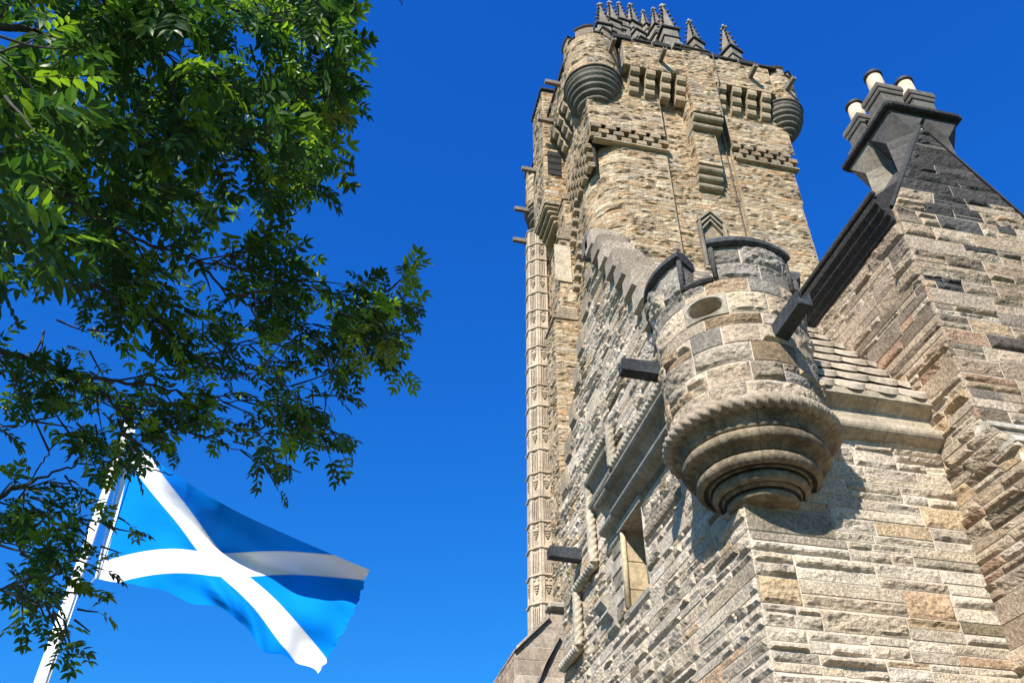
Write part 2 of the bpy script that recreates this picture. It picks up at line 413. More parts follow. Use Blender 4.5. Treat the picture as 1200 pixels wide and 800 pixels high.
# roof of heavy curved stone slates
mb = MB(); rnd = random.Random(4)
z = 8.2; y = 7.86; k = 0
while y < 12.5:
    x = 5.15-(k % 2)*.22-rnd.random()*.06
    while x < WX-.02:
        wd = .40+.1*rnd.random(); x1 = min(x+wd, WX+.02)
        n = 9; top = []; 
        base = .36+.10*rnd.random(); c = tuple(base*v for v in (1.0, .83, .64))
        poly = []
        for i in range(n):
            s = i/(n-1); uu = x+.006+(x1-x-.012)*s
            sag = -.10*math.sin(math.pi*s)**.7
            poly.append((uu, sag))
        th = .085
        V = []
        for uu, sg in poly: V.append((uu, y+sg, z+sg*1.1))
        for uu, sg in poly: V.append((uu, y+sg, z+sg*1.1+th))
        for uu, sg in poly: V.append((uu, y+.45, z+.50))
        for uu, sg in poly: V.append((uu, y+.45, z+.44))
        F = []
        for i in range(n-1):
            F += [(i, i+1, n+i+1, n+i), (n+i, n+i+1, 2*n+i+1, 2*n+i), (i+1, i, 3*n+i, 3*n+i+1)]
        F += [(0, n, 2*n, 3*n), (n-1, 4*n-1, 3*n-1, 2*n-1)]
        mb.add(V, F, c)
        x = x1
    y += .265; z += .265*1.42; k += 1
mb.prism([(7.95, 8.1), (12.5, 14.5), (12.5, 8.1)], lambda p, q, t: (t, p, q), 5.0, WX+2.0, color=(.3, .25, .2))
mb.prism([(15.6, 8.1), (12.5, 14.5), (12.5, 8.1)], lambda p, q, t: (t, p, q), 5.0, WX+2.0, color=(.3, .25, .2))
mb.build('roof', M_dress, lodge)

# crow steps (skews) on the west gable
st = [(12.08, 14.6), (11.71, 14.05), (11.36, 13.5), (10.97, 12.9), (10.55, 12.3), (10.15, 11.68), (9.80, 11.05), (9.45, 10.4), (9.1, 9.8)]
stn = [(12.9, 14.1), (13.3, 13.5), (13.73, 12.85), (14.12, 12.25), (14.52, 11.6), (14.95, 11.0), (15.3, 10.4)]
sk = MB()
def skew_block(sk, y0, y1, z0, z1, c, sgn):
    # projecting block with an undercut and a weathered sloping top
    e_ = .15 if sgn > 0 else .07
    poly = [(CX-e_, z0+.03), (CX-e_, z1-.08), (CX-e_*.4, z1), (CX+.42, z1+.04), (CX+.50, z1-.02), (CX+.62, z0-.35), (CX+.02, z0-.05)]
    sk.prism(poly, lambda p, q, t: (p, t, q), y0, y1, color=c)
for i, (yy, zz) in enumerate(st):
    rr = random.Random(i); c = gr(.24+.20*rr.random(), (1, .86, .69)); c2 = gr(.15+.2*rr.random(), (1, .88, .72))
    skew_block(sk, yy, yy+.40+.06*rr.random(), zz, zz+.50, c, 1)
    pass
for i, (yy, zz) in enumerate(stn):
    rr = random.Random(i+50); c = gr(.26+.07*rr.random(), (1, .85, .66))
    skew_block(sk, yy-.36, yy, zz-.04, zz+.5, c, -1)
sk.box((CX+.35, 12.55, 15.0), (1.0, .5, .55), color=(.16, .15, .14), bev=.05)
sk.build('crow_steps', M_rub, lodge, recalc=True)

# string of rope moulding stepping over the west window
mb = MB(); RX = CX-.10; rc = (.46, .40, .31)
def rp(pts, r=.085): mb.rope([(RX, a, b) for a, b in pts], r, color=rc, pitch=.13)
rp([(8.9, 9.12), (11.9, 9.12)]); rp([(11.98, 9.15), (11.98, 9.95)]); rp([(12.05, 9.85), (13.42, 9.85)]); rp([(13.36, 9.78), (13.30, 8.0)])
rp([(13.28, 7.98), (14.45, 7.98)]); rp([(14.38, 7.9), (14.38, 6.95)]); rp([(14.38, 6.92), (15.5, 6.92)])
mb.build('rope_moulding', M_dress, lodge)
# heavy label / lintel mouldings
mb = MB(); lc = (.28, .255, .21)
def lab(y0, y1, z, k=1.0, c=lc):
    # profile in (out, z)
    pr = [(0, .35), (.03, .35), (.06, .28), (.09, .2)]+[(.12+.085*math.sin(a), .09+.085*math.cos(a)) for a in np.linspace(0, math.pi, 8)]+[(.08, -.04), (.05, -.1)]+[(.05, -.28)]+[(.07+.09*math.sin(a), -.39+.09*math.cos(a)) for a in np.linspace(0, math.pi, 8)]+[(.02, -.52), (0, -.58)]
    mb.prism([(CX-p*k, z+q) for p, q in pr], lambda p, q, t: (p, t, q), y0, y1, color=c)
lab(8.9, 10.6, 8.62, 1.5); lab(10.603, 11.9, 8.62, 1.5, tuple(v*.85 for v in lc)); lab(11.9, 12.62, 8.62, 1.3, (.35, .32, .26)); lab(12.05, 13.3, 9.45, 1.0)
mb.build('label_moulding', M_dress, lodge, recalc=True)
# bracket below the sill
mb = MB()
for y0, z0 in ((12.75, 7.05), (12.45, 6.75)):
    mb.prism([(CX, z0+.18), (CX-.16, z0+.14), (CX-.2, z0+.05), (CX-.1, z0-.05), (CX-.08, z0-.14), (CX, z0-.2)], lambda p, q, t: (p, t, q), y0, y0+.42, color=(.38, .35, .29))
mb.build('sill_bracket', M_dress, lodge, recalc=True)
# window
win = MB()
yel = (.48, .37, .23)
for i, (za, zb) in enumerate(((6.62, 7.0), (7.0, 7.46), (7.46, 8.0))):
    win.box((CX+.22, 12.04, (za+zb)/2), (.5, .1, zb-za-.006), color=tuple(v*(.9+.1*i) for v in yel), bev=.01)
win.box((CX+.25, 11.03, 7.31), (.52, .05, 1.38), color=(.55, .5, .42), bev=.01)
win.tube([(CX-.01, 11.99, 6.7), (CX-.01, 11.99, 7.95)], .045, 10, color=(.56, .46, .3))
win.tube([(CX+.005, 11.045, 6.7), (CX+.005, 11.045, 7.95)], .035, 10, color=(.56, .5, .42))
win.prism([(CX-.05, 6.55), (CX-.06, 6.62), (CX+.45, 6.8), (CX+.45, 6.5), (CX, 6.5)], lambda p, q, t: (p, t, q), 10.98, 12.1, color=(.45, .4, .32))
win.box((CX+.2, 11.53, 8.03), (.55, 1.1, .12), color=(.4, .35, .27))
for i in range(6):
    zz = 6.62+i*.26; cq = ((.24, .215, .17), (.46, .4, .31))[i % 2]
    win.box((CX-.006+.1, 12.35 if i % 2 else 12.3, zz+.13), (.26, .5 if i % 2 else .4, .245), color=cq, bev=.02)
wo = win.build('window', M_dress, lodge, recalc=True)
f = MB()
f.box((CX+.42, 11.53, 7.3), (.06, .06, 1.3)); f.box((CX+.42, 11.1, 7.3), (.06, .06, 1.3)); f.box((CX+.42, 11.95, 7.3), (.06, .06, 1.3)); f.box((CX+.42, 11.53, 7.35), (.055, .9, .05))
f.build('frame', M_wood, wo)
f = MB(); f.box((CX+.45, 11.53, 7.3), (.01, .9, 1.3)); f.build('glass', M_black, wo)

# ---------- corner turret (bartizan)
TX, TY = 4.74, 8.12
tur = MB()
rf = lambda z: .94+.045*np.clip((z-7.2)/2.0, 0, 1)
rowsT = [(7.30, 7.56), (7.56, 7.84), (7.84, 8.13), (8.13, 8.40), (8.40, 8.58), (8.58, 8.92), (8.92, 9.14)]
hole = (R_(-151), R_(-117), 8.58, 8.92)
def scaled(mapf): return mapf
def soot_t(u, z, c, rnd):
    if z > 9.0 and rnd.random() < .7: c = gr(.55+.35*rnd.random(), (.35, .325, .285))
    elif rnd.random() < .1: c = tuple(v*.6 for v in c)
    return c
A0, A1 = R_(-215), R_(0)
TR0 = 1.0
mp = m_cyl(TX, TY, rf)
masonry(tur, mp, lambda z: [(A0, A1)] if not (8.581 < z < 8.919) else [(A0, hole[0]), (hole[1], A1)], rowsT, PAL_TUR, 77, res=.02, bulge=.06, rough=.085, gap=.014, lmin=.42, lmax=.85, split=.10, tintf=soot_t, backsp=.1, flat=.25)
masonry(tur, mp, lambda z: [(A1, A0+2*math.pi)], rowsT, PAL_TUR, 78, res=.08, lmin=.42, lmax=.85, split=0, backsp=.1)
rowsP = [(9.14, 9.40), (9.40, 9.72)]
mer = [(-122, -57), (-32, 33), (58, 123), (148, 213)]
for a, b in mer:
    masonry(tur, mp, lambda z: [(R_(a), R_(b))], rowsP, PAL_TUR, 80+a, res=.02, bulge=.06, rough=.12, lmin=.35, lmax=.8, split=.1, tintf=soot_t, backsp=.1, flat=.1)
    tur.lathe([(.97, 9.14), (.97, 9.72), (.70, 9.72), (.70, 9.1)], (TX, TY, 0), 16, R_(a+.6), R_(b-.6), color=(.2, .19, .17), smooth=False)
    for e in (a, b):
        ca, sa = math.cos(R_(e)), math.sin(R_(e))
        tur.add([(TX+r*ca, TY+r*sa, zz) for r, zz in ((.69, 9.12), (.985, 9.12), (.985, 9.72), (.69, 9.72))], [(0, 1, 2, 3)], (.2, .19, .175))
tur.lathe([(.94, 7.25), (.94, 8.575)], (TX, TY, 0), 48, color=(.3, .28, .24), smooth=False); tur.lathe([(.94, 8.925), (.94, 9.12), (.69, 9.13), (.69, 8.95), (0.01, 8.95)], (TX, TY, 0), 48, color=(.3, .28, .24), smooth=False)
tur.lathe([(.94, 8.575), (.94, 8.925)], (TX, TY, 0), 40, hole[1], hole[0]+2*math.pi, color=(.3, .28, .24), smooth=False)
tob = tur.build('turret', [M_rub, M_mortar], lodge)
# elliptical gun loop
lp = MB(); uc = (hole[0]+hole[1])/2; du = (hole[1]-hole[0])/2; zc = 8.75; n = 40
def cyl(a, z, d): r = rf(z)+d; return (TX+r*math.cos(a), TY+r*math.sin(a), z)
ring0 = []; ring1 = []; ring2 = []; ring3 = []; ring4 = []
for i in range(n):
    t = 2*math.pi*i/n; c_, s_ = math.cos(t), math.sin(t)
    k = 1/max(abs(c_), abs(s_))
    ring0.append(cyl(uc+du*.985*c_*k, zc+.167*s_*k, .012))
    ring1.append(cyl(uc+du*.93*c_, zc+.158*s_, .022)); ring2.append(cyl(uc+du*.85*c_, zc+.142*s_, .028)); ring3.append(cyl(uc+du*.78*c_, zc+.128*s_, .002)); ring4.append(cyl(uc+du*.74*c_, zc+.12*s_, -.26))
V = ring0+ring1+ring2+ring3+ring4
F = [(k*n+i, k*n+(i+1) % n, (k+1)*n+(i+1) % n, (k+1)*n+i) for k in range(4) for i in range(n)]+[]
lp.add(V, F, (.36, .31, .24)); lp.add(ring4, [tuple(range(n))], (.11, .095, .075)); lp.build('gun_loop', M_dress, tob, recalc=True)  # bottom face coloured dark, shade of the recess painted in
# dark coping rolls on merlons, weathered sill in the gaps
cp = MB()
for a, b in mer:
    cp = MB(); pr = [(.66, 9.72), (1.03, 9.70), (1.075, 9.73), (1.08, 9.78), (1.05, 9.83), (.86, 9.90), (.66, 9.86), (.66, 9.72)]
    cp.lathe(pr, (TX, TY, 0), 30, R_(a-1.5), R_(b+1.5), color=(.30, .27, .225), smooth=False)
    for e, sg in ((a, 1), (b, -1)):
        ca, sa = math.cos(R_(e-1.5*sg)), math.sin(R_(e-1.5*sg))
        cp.add([(TX+r*ca, TY+r*sa, zz) for r, zz in pr[:-1]], [tuple(range(7))], (.28, .25, .21))
        # roll running down the merlon side
        ca, sa = math.cos(R_(e+.5*sg)), math.sin(R_(e+.5*sg))
        cp.tube([(TX+1.0*ca, TY+1.0*sa, 9.16), (TX+1.0*ca, TY+1.0*sa, 9.72)], .035, 8)
    cp.build('coping', M_lead, tob, recalc=True)
for a, b in ((-147, -122), (-57, -32), (33, 58), (123, 148)):
    cp = MB(); pr = [(.68, 9.15), (1.02, 9.13), (1.05, 9.16), (1.04, 9.2), (.85, 9.28), (.68, 9.3)]
    cp.lathe(pr, (TX, TY, 0), 14, R_(a+2), R_(b-2), smooth=False); cp.build('crenel_sill', M_lead, tob, recalc=True)
# rope ring
rg = MB(); n = 620; pts = []
for i in range(n+1):
    a = R_(-235)+R_(250)*i/n; pts.append(Vector((TX+.985*math.cos(a), TY+.985*math.sin(a), 7.24)))
rg.tube(pts, .09, 14, color=(.36, .29, .215), prof=lambda a, d: .66+.40*abs(math.cos(2*a-math.pi*d/.125))**.7)
rg.build('rope_ring', M_dress, tob)
# corbel rings
cb = MB()
prof = [(.98, 7.22), (.965, 7.15)]
def roll(rc_, zc_, rr, k=9): return [(rc_+rr*math.cos(t), zc_+rr*math.sin(t)) for t in np.linspace(1.35, -1.45, k)]
prof += [(.91, 7.13), (.87, 7.10), (.865, 7.02), (.85, 7.0)]+roll(.80, 6.925, .075)+[(.775, 6.845), (.72, 6.83), (.715, 6.78)]+roll(.655, 6.70, .078)+[(.60, 6.625), (.575, 6.62)]+roll(.49, 6.555, .07)+[(.46, 6.5), (.45, 6.45)]+roll(.36, 6.41, .05)+[(.30, 6.36), (.05, 6.34)]
bands = [(R_(-250), R_(-205)), (R_(-205), R_(-172)), (R_(-172), R_(-143)), (R_(-143), R_(-112)), (R_(-112), R_(-80)), (R_(-80), R_(-45)), (R_(-45), R_(0)), (0, R_(60)), (R_(60), R_(110))]
for i, (a, b) in enumerate(bands):
    rr = random.Random(i*3+1); k = .75+.45*rr.random()
    cb.lathe(prof, (TX, TY, 0), 14, a+.003, b-.003, color=(.29*k, .23*k, .155*k), wob=.03)
cb.lathe([(r*.985, z) for r, z in prof], (TX, TY, 0), 60, color=(.05, .045, .04)); cb.build('corbel', M_grime, tob)

# stone water spouts
def spout(name, base, direc, L, wd, ht, parent, mat, c=(.2, .19, .175), lab=None):
    s = MB(); D = Vector(direc).normalized(); S = Vector((0, 0, 1)).cross(D).normalized(); U = Vector((0, 0, 1))
    B = Vector(base)
    def pt(a, b, cc): return tuple(B+D*a+S*b+U*cc)
    h = wd/2; t = wd*.2
    # channel: outer skin and inner trough, slightly tapering
    sec0 = [(-h, 0), (h, 0), (h, ht), (h-t, ht), (h-t, ht*.45), (-h+t, ht*.45), (-h+t, ht), (-h, ht)]
    V = [pt(-.12, x, z) for x, z in sec0]+[pt(L, x*.9, z*.92+ht*.05) for x, z in sec0]
    n = 8
    F = [(0, 1, 2, 3, 4, 5, 6, 7), tuple(range(15, 7, -1))]+[(i, i+n, (i+1) % n+n, (i+1) % n) for i in range(n)]
    s.add(V, F, c)
    o = s.build(name, mat, parent, recalc=True)
    if lab: o['label'] = lab
    return o
spout('water_spout', (3.90, 8.45, 8.36), (-1, .03, .02), .62, .2, .2, lodge, M_lead)
spout('water_spout', (4.86, 7.30, 8.18), (0.0, -1, .02), .78, .2, .2, lodge, M_lead)
spout('water_spout', (CX+.0, 14.35, 8.5), (-1, 0, .02), .62, .22, .22, lodge, M_lead)

# ---------- wing
mb = MB()
def soot_w(u, z, c, rnd):
    k = (z-10.7)/1.2
    if rnd.random() < k or (z > 9.5 and rnd.random() < .12): c = gr(.045+.05*rnd.random(), (1, .97, .95))
    elif rnd.random() < .08: c = tuple(v*.5 for v in c)
    return c
rowsW = fit_rows(courses(0, 13.5, .25, 21), (7.44, 11.2))
ws = lambda z: [(WY if z > 7.44 else max(WY-(7.44-z)*.69, 5.6), 16.)]
masonry(mb, m_west(WX), ws, [r for r in rowsW if 4 < r[0] and r[1] <= 11.22], PAL_WING, 41, res=.028, bulge=.06, rough=.075, split=.6, tintf=lambda u, z, c, r: soot_w(u, z-1.6, c, r))
masonry(mb, m_west(WX), ws, [r for r in rowsW if 4 >= r[0]], PAL_WING, 42, res=.3)
AX, AZ = 8.48, 13.45; EX = 9.78
def gs(z):
    if z < 11.2: return [(WX, EX)]
    k = (z-11.2)/(AZ-11.2)
    return [(WX+(AX-WX)*k, EX-(EX-AX)*k)]
masonry(mb, m_south(WY), gs, [r for r in rowsW if 7.4 <= r[0]], PAL_WING, 43, res=.028, bulge=.055, rough=.07, split=.55, tintf=lambda u, z, c, r: soot_w(u, z if u < 9.3-(13.4-z)*.2 else z-1.5, c, r))
mb.box(((WX+EX)/2, 11.6, 5.5), (EX-WX-.08, 8.7, 11.2)); mb.box(((WX+EX)/2, 6.6, 2.8), (EX-WX-.1, 1.9, 5.4))
mb.prism([(WX+.04, 11.1), (AX, AZ-.05), (EX-.04, 11.1)], lambda p, q, t: (p, t, q), WY+.035, WY+.5)
# corner arris
for za, zb in [r for r in rowsW if 7.4 <= r[0] and r[1] <= 11.25]:
    rr = random.Random(int(za*733)); c = soot_w(0, za-1.2, pick(PAL_WING, rr), rr)
    mb.box((WX+.018, WY+.018, (za+zb)/2), (.05, .05, zb-za-.012), bev=.01, color=c)
mb.build('wing_walls', [M_rub, M_mortar], lodge)
# weathered set-offs on the south face below
mb = MB()
yy, zz = WY+.02, 7.44
for i in range(5):
    for x0, x1 in ((WX-.012, 8.35), (8.355, 9.8)):
        mb.prism([(yy+.12, zz+.02), (yy-.13, zz-.10), (yy-.17, zz-.15), (yy-.17, zz-.19), (yy+.12, zz-.19)], lambda p, q, t: (t, p, q), x0, x1, color=(.62, .56, .46))
        mb.prism([(yy-.13, zz-.19), (yy-.145, zz-.36), (yy+.2, zz-.36), (yy+.2, zz-.19)], lambda p, q, t: (t, p, q), x0+.02, x1, color=(.42, .36, .28))
    yy -= .245; zz -= .355
mb.prism([(7.25, 7.3), (7.12, 7.16), (5.75, 5.1), (5.75, 4.5), (7.25, 4.5)], lambda p, q, t: (t, p, q), WX+.12, 9.75)
mb.build('weathered_offsets', M_dress, lodge, recalc=True)
# sooty eaves cornice of the wing + its roof
mb = MB()
pe = [(0, 10.92), (-.05, 10.95), (-.07, 11.02), (-.12, 11.05), (-.14, 11.12), (-.19, 11.15), (-.21, 11.23), (-.26, 11.26), (-.27, 11.36), (-.2, 11.44), (.3, 11.9), (.3, 10.92)]
for y0, y1 in ((WY+.04, 8.4), (8.403, 9.7), (9.703, 11.2), (11.203, 16)):
    mb.prism([(WX+p, q) for p, q in pe], lambda p, q, t: (p, t, q), y0, y1)
mb.tube([(WX-.27, WY, 11.44), (WX-.27, 16, 11.44)], .05, 8)
mb.build('wing_eaves', M_dark, lodge, recalc=True)
mb = MB()
mb.prism([(WX-.05, 11.42), (AX, 13.3), (EX+.1, 11.42), (EX, 11.1), (WX+.05, 11.1)], lambda p, q, t: (p, t, q), WY+.45, 16, color=(.09, .085, .08))
# gable coping
for (x0, z0), (x1, z1), th in (((WX-.02, 11.2), (AX, AZ+.02), .035), ((AX, AZ+.02), (EX+.05, 11.2), .03)):
    nx, nz = -(z1-z0), (x1-x0); l = math.hypot(nx, nz); nx /= l; nz /= l
    mb.prism([(x0, z0), (x1, z1), (x1+nx*th, z1+nz*th), (x0+nx*th, z0+nz*th)], lambda p, q, t: (p, t, q), WY-.02, WY+.16, color=(.07, .068, .066))
mb.build('wing_roof', M_dress, lodge, recalc=True)

# ---------- chimney stack
ch = MB(); sk_ = (.088, .083, .078); lt = (.27, .235, .185)
fl = [(8.40, 7.60), (8.40, 8.26), (9.03, 7.60), (9.03, 8.26)]
def diamond(ch, cx, cy, z0, z1, r0, r1, c, a=0):
    V = []
    for z, r in ((z0, r0), (z1, r1)):
        for k in range(4): V.append((cx+r*math.cos(a+k*math.pi/2), cy+r*math.sin(a+k*math.pi/2), z))
    ch.add(V, [(0, 1, 5, 4), (1, 2, 6, 5), (2, 3, 7, 6), (3, 0, 4, 7), (0, 3, 2, 1), (4, 5, 6, 7)], c)
for i, (cx, cy) in enumerate(fl):
    zz = 11.3; rr = random.Random(i)
    while zz < 13.3:
        h = .27+.1*rr.random(); c = lt if (i == 1 or rr.random() < .25) else sk_
        k = .8+.5*rr.random()
        diamond(ch, cx, cy, zz+.006, min(zz+h, 13.42), .325, .325, tuple(v*k for v in c)); zz += h
    # broach from diamond to square
    V = [(cx+.325*math.cos(k*math.pi/2), cy+.325*math.sin(k*math.pi/2), 13.4) for k in range(4)]+[(cx+.46*math.cos(math.pi/4+k*math.pi/2), cy+.46*math.sin(math.pi/4+k*math.pi/2), 13.9) for k in range(4)]
    ch.add(V, [(0, 4, 3+4), (0, 1, 4), (1, 5, 4), (1, 2, 5), (2, 6, 5), (2, 3, 6), (3, 7, 6), (3, 0, 7), (4, 5, 6, 7)], sk_ if i != 1 else tuple(v*.8 for v in lt))
    # square die, chamfered shoulders, stepped cap
    a = math.pi/4
    c2 = (.13, .12, .105) if i != 0 else (.15, .135, .115)
    diamond(ch, cx, cy, 14.05, 14.3, .385, .385, c2, a)
    for k in range(4):   # triangular broach stops on the shoulders
        a2 = math.pi/4+k*math.pi/2
        ch.add([(cx+.38*math.cos(a2-.5), cy+.38*math.sin(a2-.5), 14.05), (cx+.38*math.cos(a2+.5), cy+.38*math.sin(a2+.5), 14.05), (cx+.42*math.cos(a2), cy+.42*math.sin(a2), 14.05), (cx+.25*math.cos(a2), cy+.25*math.sin(a2), 14.44)], [(0, 2, 3), (2, 1, 3), (0, 3, 1), (0, 1, 2)], c2)
    diamond(ch, cx, cy, 14.3, 14.40, .385, .29, c2, a)
    diamond(ch, cx, cy, 14.40, 14.62, .29, .29, c2, a)
    diamond(ch, cx, cy, 14.62, 14.66, .32, .335, c2, a)
    diamond(ch, cx, cy, 14.66, 14.72, .335, .335, c2, a)
    diamond(ch, cx, cy, 14.72, 14.76, .36, .37, c2, a)
    diamond(ch, cx, cy, 14.76, 14.85, .37, .355, c2, a)
ch.box((8.715, 7.93, 12.5), (.5, .5, 2.8), color=sk_)
chob = ch.build('chimney_stack', M_dress, lodge, recalc=True)
s = MB()
for (a, b, c, d) in ((8.715, 7.225, 1.34, .12), (8.715, 8.635, 1.34, .12)): s.box((a, b, 13.985), (c, d, .13), bev=.03)
for (a, b) in ((8.045, 7.93), (9.385, 7.93)): s.box((a, b, 13.985), (.12, 1.5, .13), bev=.03)
s.box((8.715, 7.93, 13.975), (1.3, 1.36, .13), bev=.01)
s.build('string_course', M_dark, chob)
for i, (cx, cy) in enumerate(fl[:3]):
    pt = MB(); H = .66
    pt.lathe([(.155, 14.82), (.148, 14.9), (.135, 14.74+H), (.105, 14.74+H), (.105, 14.9)], (cx, cy, 0), 28)
    po = pt.build('chimney_pot', M_terra, chob)
    r = MB(); r.lathe([(.136, 14.72+H), (.163, 14.73+H), (.168, 14.78+H), (.150, 14.82+H), (.11, 14.82+H), (.108, 14.74+H), (.136, 14.72+H)], (cx, cy, 0), 28)
    r.build('pot_rim', M_potrim, po)

# ================================================================== TOWER
tower = thing('stone_tower', (19.8, 40.5, 0), 'tall square tan sandstone tower with round corner bartizans and a pinnacled crown', 'tower')
TXW, TYS = 12.35, 33.35; TXE = 26.9; TYN = 46.0
rowsB = fit_rows(courses(18, 60, .31, 9), (47.0, 48.4, 52.0, 54.4, 37.0, 41.3, 43.0))
low = [(z, z+1.5) for z in np.arange(0, 18, 1.5)]
TW = dict(res=.24, bulge=.12, rough=.14, gap=.03, lmin=.45, lmax=1.3, split=.35, depth=.05, mortar=(.36, .28, .19), backsp=1.5)
def tt(u, z, c, rnd):
    if z > 57.5 and rnd.random() < .3: c = tuple(v*.7 for v in c)
    return c
RR = 2.3
def m_round(r, off=0.0):
    L = r*math.pi/2
    def f(u, z, d):
        u = np.asarray(u, float)
        a = np.clip(u/r, 0, math.pi/2)
        cx, cy = TXW+r, TYS-.3+r
        x = cx-(r+d)*np.cos(a)+np.maximum(u-L, 0); y = cy-(r+d)*np.sin(a)+np.maximum(-u, 0)
        return (x, y, z)
    return f
mb = MB()
L_ = RR*math.pi/2
# rounded south-west clasping buttress
masonry(mb, m_round(RR), lambda z: [(-4.0, L_+17.35-TXW-RR)], [r for r in rowsB if 26 < r[0] and r[1] <= 47.05], PAL_WARM, 101, tintf=tt, **{**TW, 'backsp': .25})
# square part above the chequer corbelling
YB = TYS-.5; XB = TXW-.25
masonry(mb, m_south(YB), lambda z: [(XB, 17.4)], [r for r in rowsB if 48.3 < r[0] and r[1] < 54.8], PAL_WARM, 102, tintf=tt, **TW)
masonry(mb, m_south(YB), lambda z: [(22.15, TXE)], [r for r in rowsB if 48.9 < r[0] and r[1] < 54.8], PAL_WARM, 103, tintf=tt, **TW)
masonry(mb, m_south(TYS), poly_spans([(17.3, 0), (17.3, 60), (22.2, 60), (22.2, 0)], [(18.95, 20.4, 37.0, 41.3)]), [r for r in rowsB if 26 < r[0] and r[1] < 54.8], PAL_WARM, 104, tintf=tt, **TW)
masonry(mb, m_south(TYS-.3), lambda z: [(22.15, TXE-.35 if z > 44 else TXE-.6)], [r for r in rowsB if 26 < r[0] and r[1] < 48.0], PAL_WARM, 105, tintf=tt, **TW)
for x in (17.35, 22.2):  # buttress flanks
    mb.box((x, TYS-.14, 36), (.06, .34, 36), color=(.36, .28, .18))
masonry(mb, m_south(TYS-.3), lambda z: [(TXW, TXE-.5)], [r for r in rowsB if r[1] <= 27], PAL_WARM, 106, **{**TW, 'res': 1.5})
masonry(mb, m_south(TYS-.3), lambda z: [(TXW, TXE-.5)], low, PAL_WARM, 107, **{**TW, 'res': 2, 'lmax': 3, 'lmin': 1.5})
mb.box((20.6, TYS+4.2, 27.3), (11.6, 6.2, 54.6), color=(.3, .24, .16)); mb.box((19.75, TYS+.6, 27.3), (9.6, 1.0, 54.6), color=(.3, .24, .16))
mb.build('south_wall', [M_tow, M_mortar], tower)
mb = MB()
masonry(mb, m_west(TXW), lambda z: [(35.4, TYN)], [r for r in rowsB if r[1] < 54.8], PAL_WARM, 111, tintf=tt, **TW)
masonry(mb, m_west(TXW), lambda z: [(33.1, TYN)], low, PAL_WARM, 112, **{**TW, 'res': 2, 'lmax': 3, 'lmin': 1.5})
masonry(mb, m_west(XB), lambda z: [(YB, 36.2)], [r for r in rowsB if 46.9 < r[0] and r[1] < 54.8], PAL_WARM, 113, tintf=tt, **TW)
mb.box((19.7, 41, 27.3), (13.3, 9.8, 54.6), color=(.3, .24, .16)); mb.box((19.7, 35.7, 50.9), (14.3, 4.3, 7), color=(.3, .24, .16))
# east side, seen only from a step to the side
masonry(mb, lambda u, z, d: (TXE-.5+d, u, z), lambda z: [(TYS-.3, TYN)], [(z, z+.6) for z in np.arange(0, 54.6, .6)], PAL_WARM, 114, **{**TW, 'res': 1})
mb.box((TXW+.3+0, 46.0, 27), (.8, .5, 54), color=(.34, .27, .18))
# west buttress with weathered stages
for (z0, z1, xo) in ((0, 36, 10.9), (36.3, 43.0, 11.35), (43.3, 47.0, 11.8)):
    masonry(mb, m_south(38.4), lambda z: [(xo, TXW+.1)], courses(z0, z1, .33, 5), PAL_WARM, 120+int(z0), **TW)
    masonry(mb, m_west(xo), lambda z: [(38.4, 40.4)], courses(z0, z1, .33, 5), PAL_WARM, 121+int(z0), **TW)
    mb.prism([(xo-.1, z1-.05), (xo+.5, z1+.75), (TXW, z1+.8), (TXW, z1-.1), (xo-.1, z1-.15)], lambda p, q, t: (p, t, q), 38.3, 40.5, color=(.30, .24, .17))
mb.build('west_wall', [M_tow, M_mortar], tower)
# smooth ashlar panel between the stages and slatted vents
mb = MB()
mb.box((11.55, 38.33, 40.6), (1.1, .06, 3.2), color=(.52, .44, .32))
mb.build('ashlar_panel', M_tdress, tower)
for i in range(5):
    for (y0, z0, x0) in ((36.5, 44.6, 12.3), (36.3, 40.4, 12.3)):
        mb = MB(); mb.box((x0-.1, y0+.42*i*.8, z0-.62*i), (.5, .5, .32), color=(.33, .27, .2), bev=.04); mb.build('offset_stone', M_tdress, tower)
# chequer-set corbel tables
def chequer(name, axis, a0, a1, z0, rows, n, off):
    mb = MB()
    st_ = (a1-a0)/n
    for r in range(rows):
        for i in range(n+1):
            a = a0+st_*(i+(.5 if r % 2 else 0))
            if a+st_*.62 > a1+.15: continue
            for k in range(3):
                rr = random.Random(r*50+i*7+k); c = gr(.36+.12*rr.random(), ((1, .8, .55) if rr.random() > .12 else (1, .6, .35)))
                pos = (a+st_*.31, off-.10-.035*r+.02*k, z0+r*.46+k*.15+.06)
                if axis == 'y': pos = (off-.10-.03*r, a+st_*.31, z0+r*.46+k*.15+.06)
                d = (st_*.64, .42, .085) if axis != 'y' else (.42, st_*.64, .085)
                mb.box(pos, d, color=c)
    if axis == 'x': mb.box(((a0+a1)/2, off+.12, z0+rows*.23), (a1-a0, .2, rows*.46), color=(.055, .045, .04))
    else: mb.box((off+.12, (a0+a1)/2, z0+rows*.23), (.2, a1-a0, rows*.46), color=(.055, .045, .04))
    return mb.build(name, M_tdress, tower)
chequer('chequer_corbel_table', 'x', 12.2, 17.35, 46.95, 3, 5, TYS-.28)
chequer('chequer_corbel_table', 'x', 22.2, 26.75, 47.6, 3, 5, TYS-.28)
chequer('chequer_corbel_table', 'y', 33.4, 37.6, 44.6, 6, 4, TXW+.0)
mb = MB()
mb.box((14.9, TYS-.33, 46.86), (5.1, .5, .14), color=(.5, .4, .27), bev=.03); mb.build('string_course', M_tdress, tower); mb = MB(); mb.box((24.6, TYS-.33, 47.52), (4.6, .5, .14), color=(.42, .34, .23), bev=.03)
mb.build('string_course', M_tdress, tower)
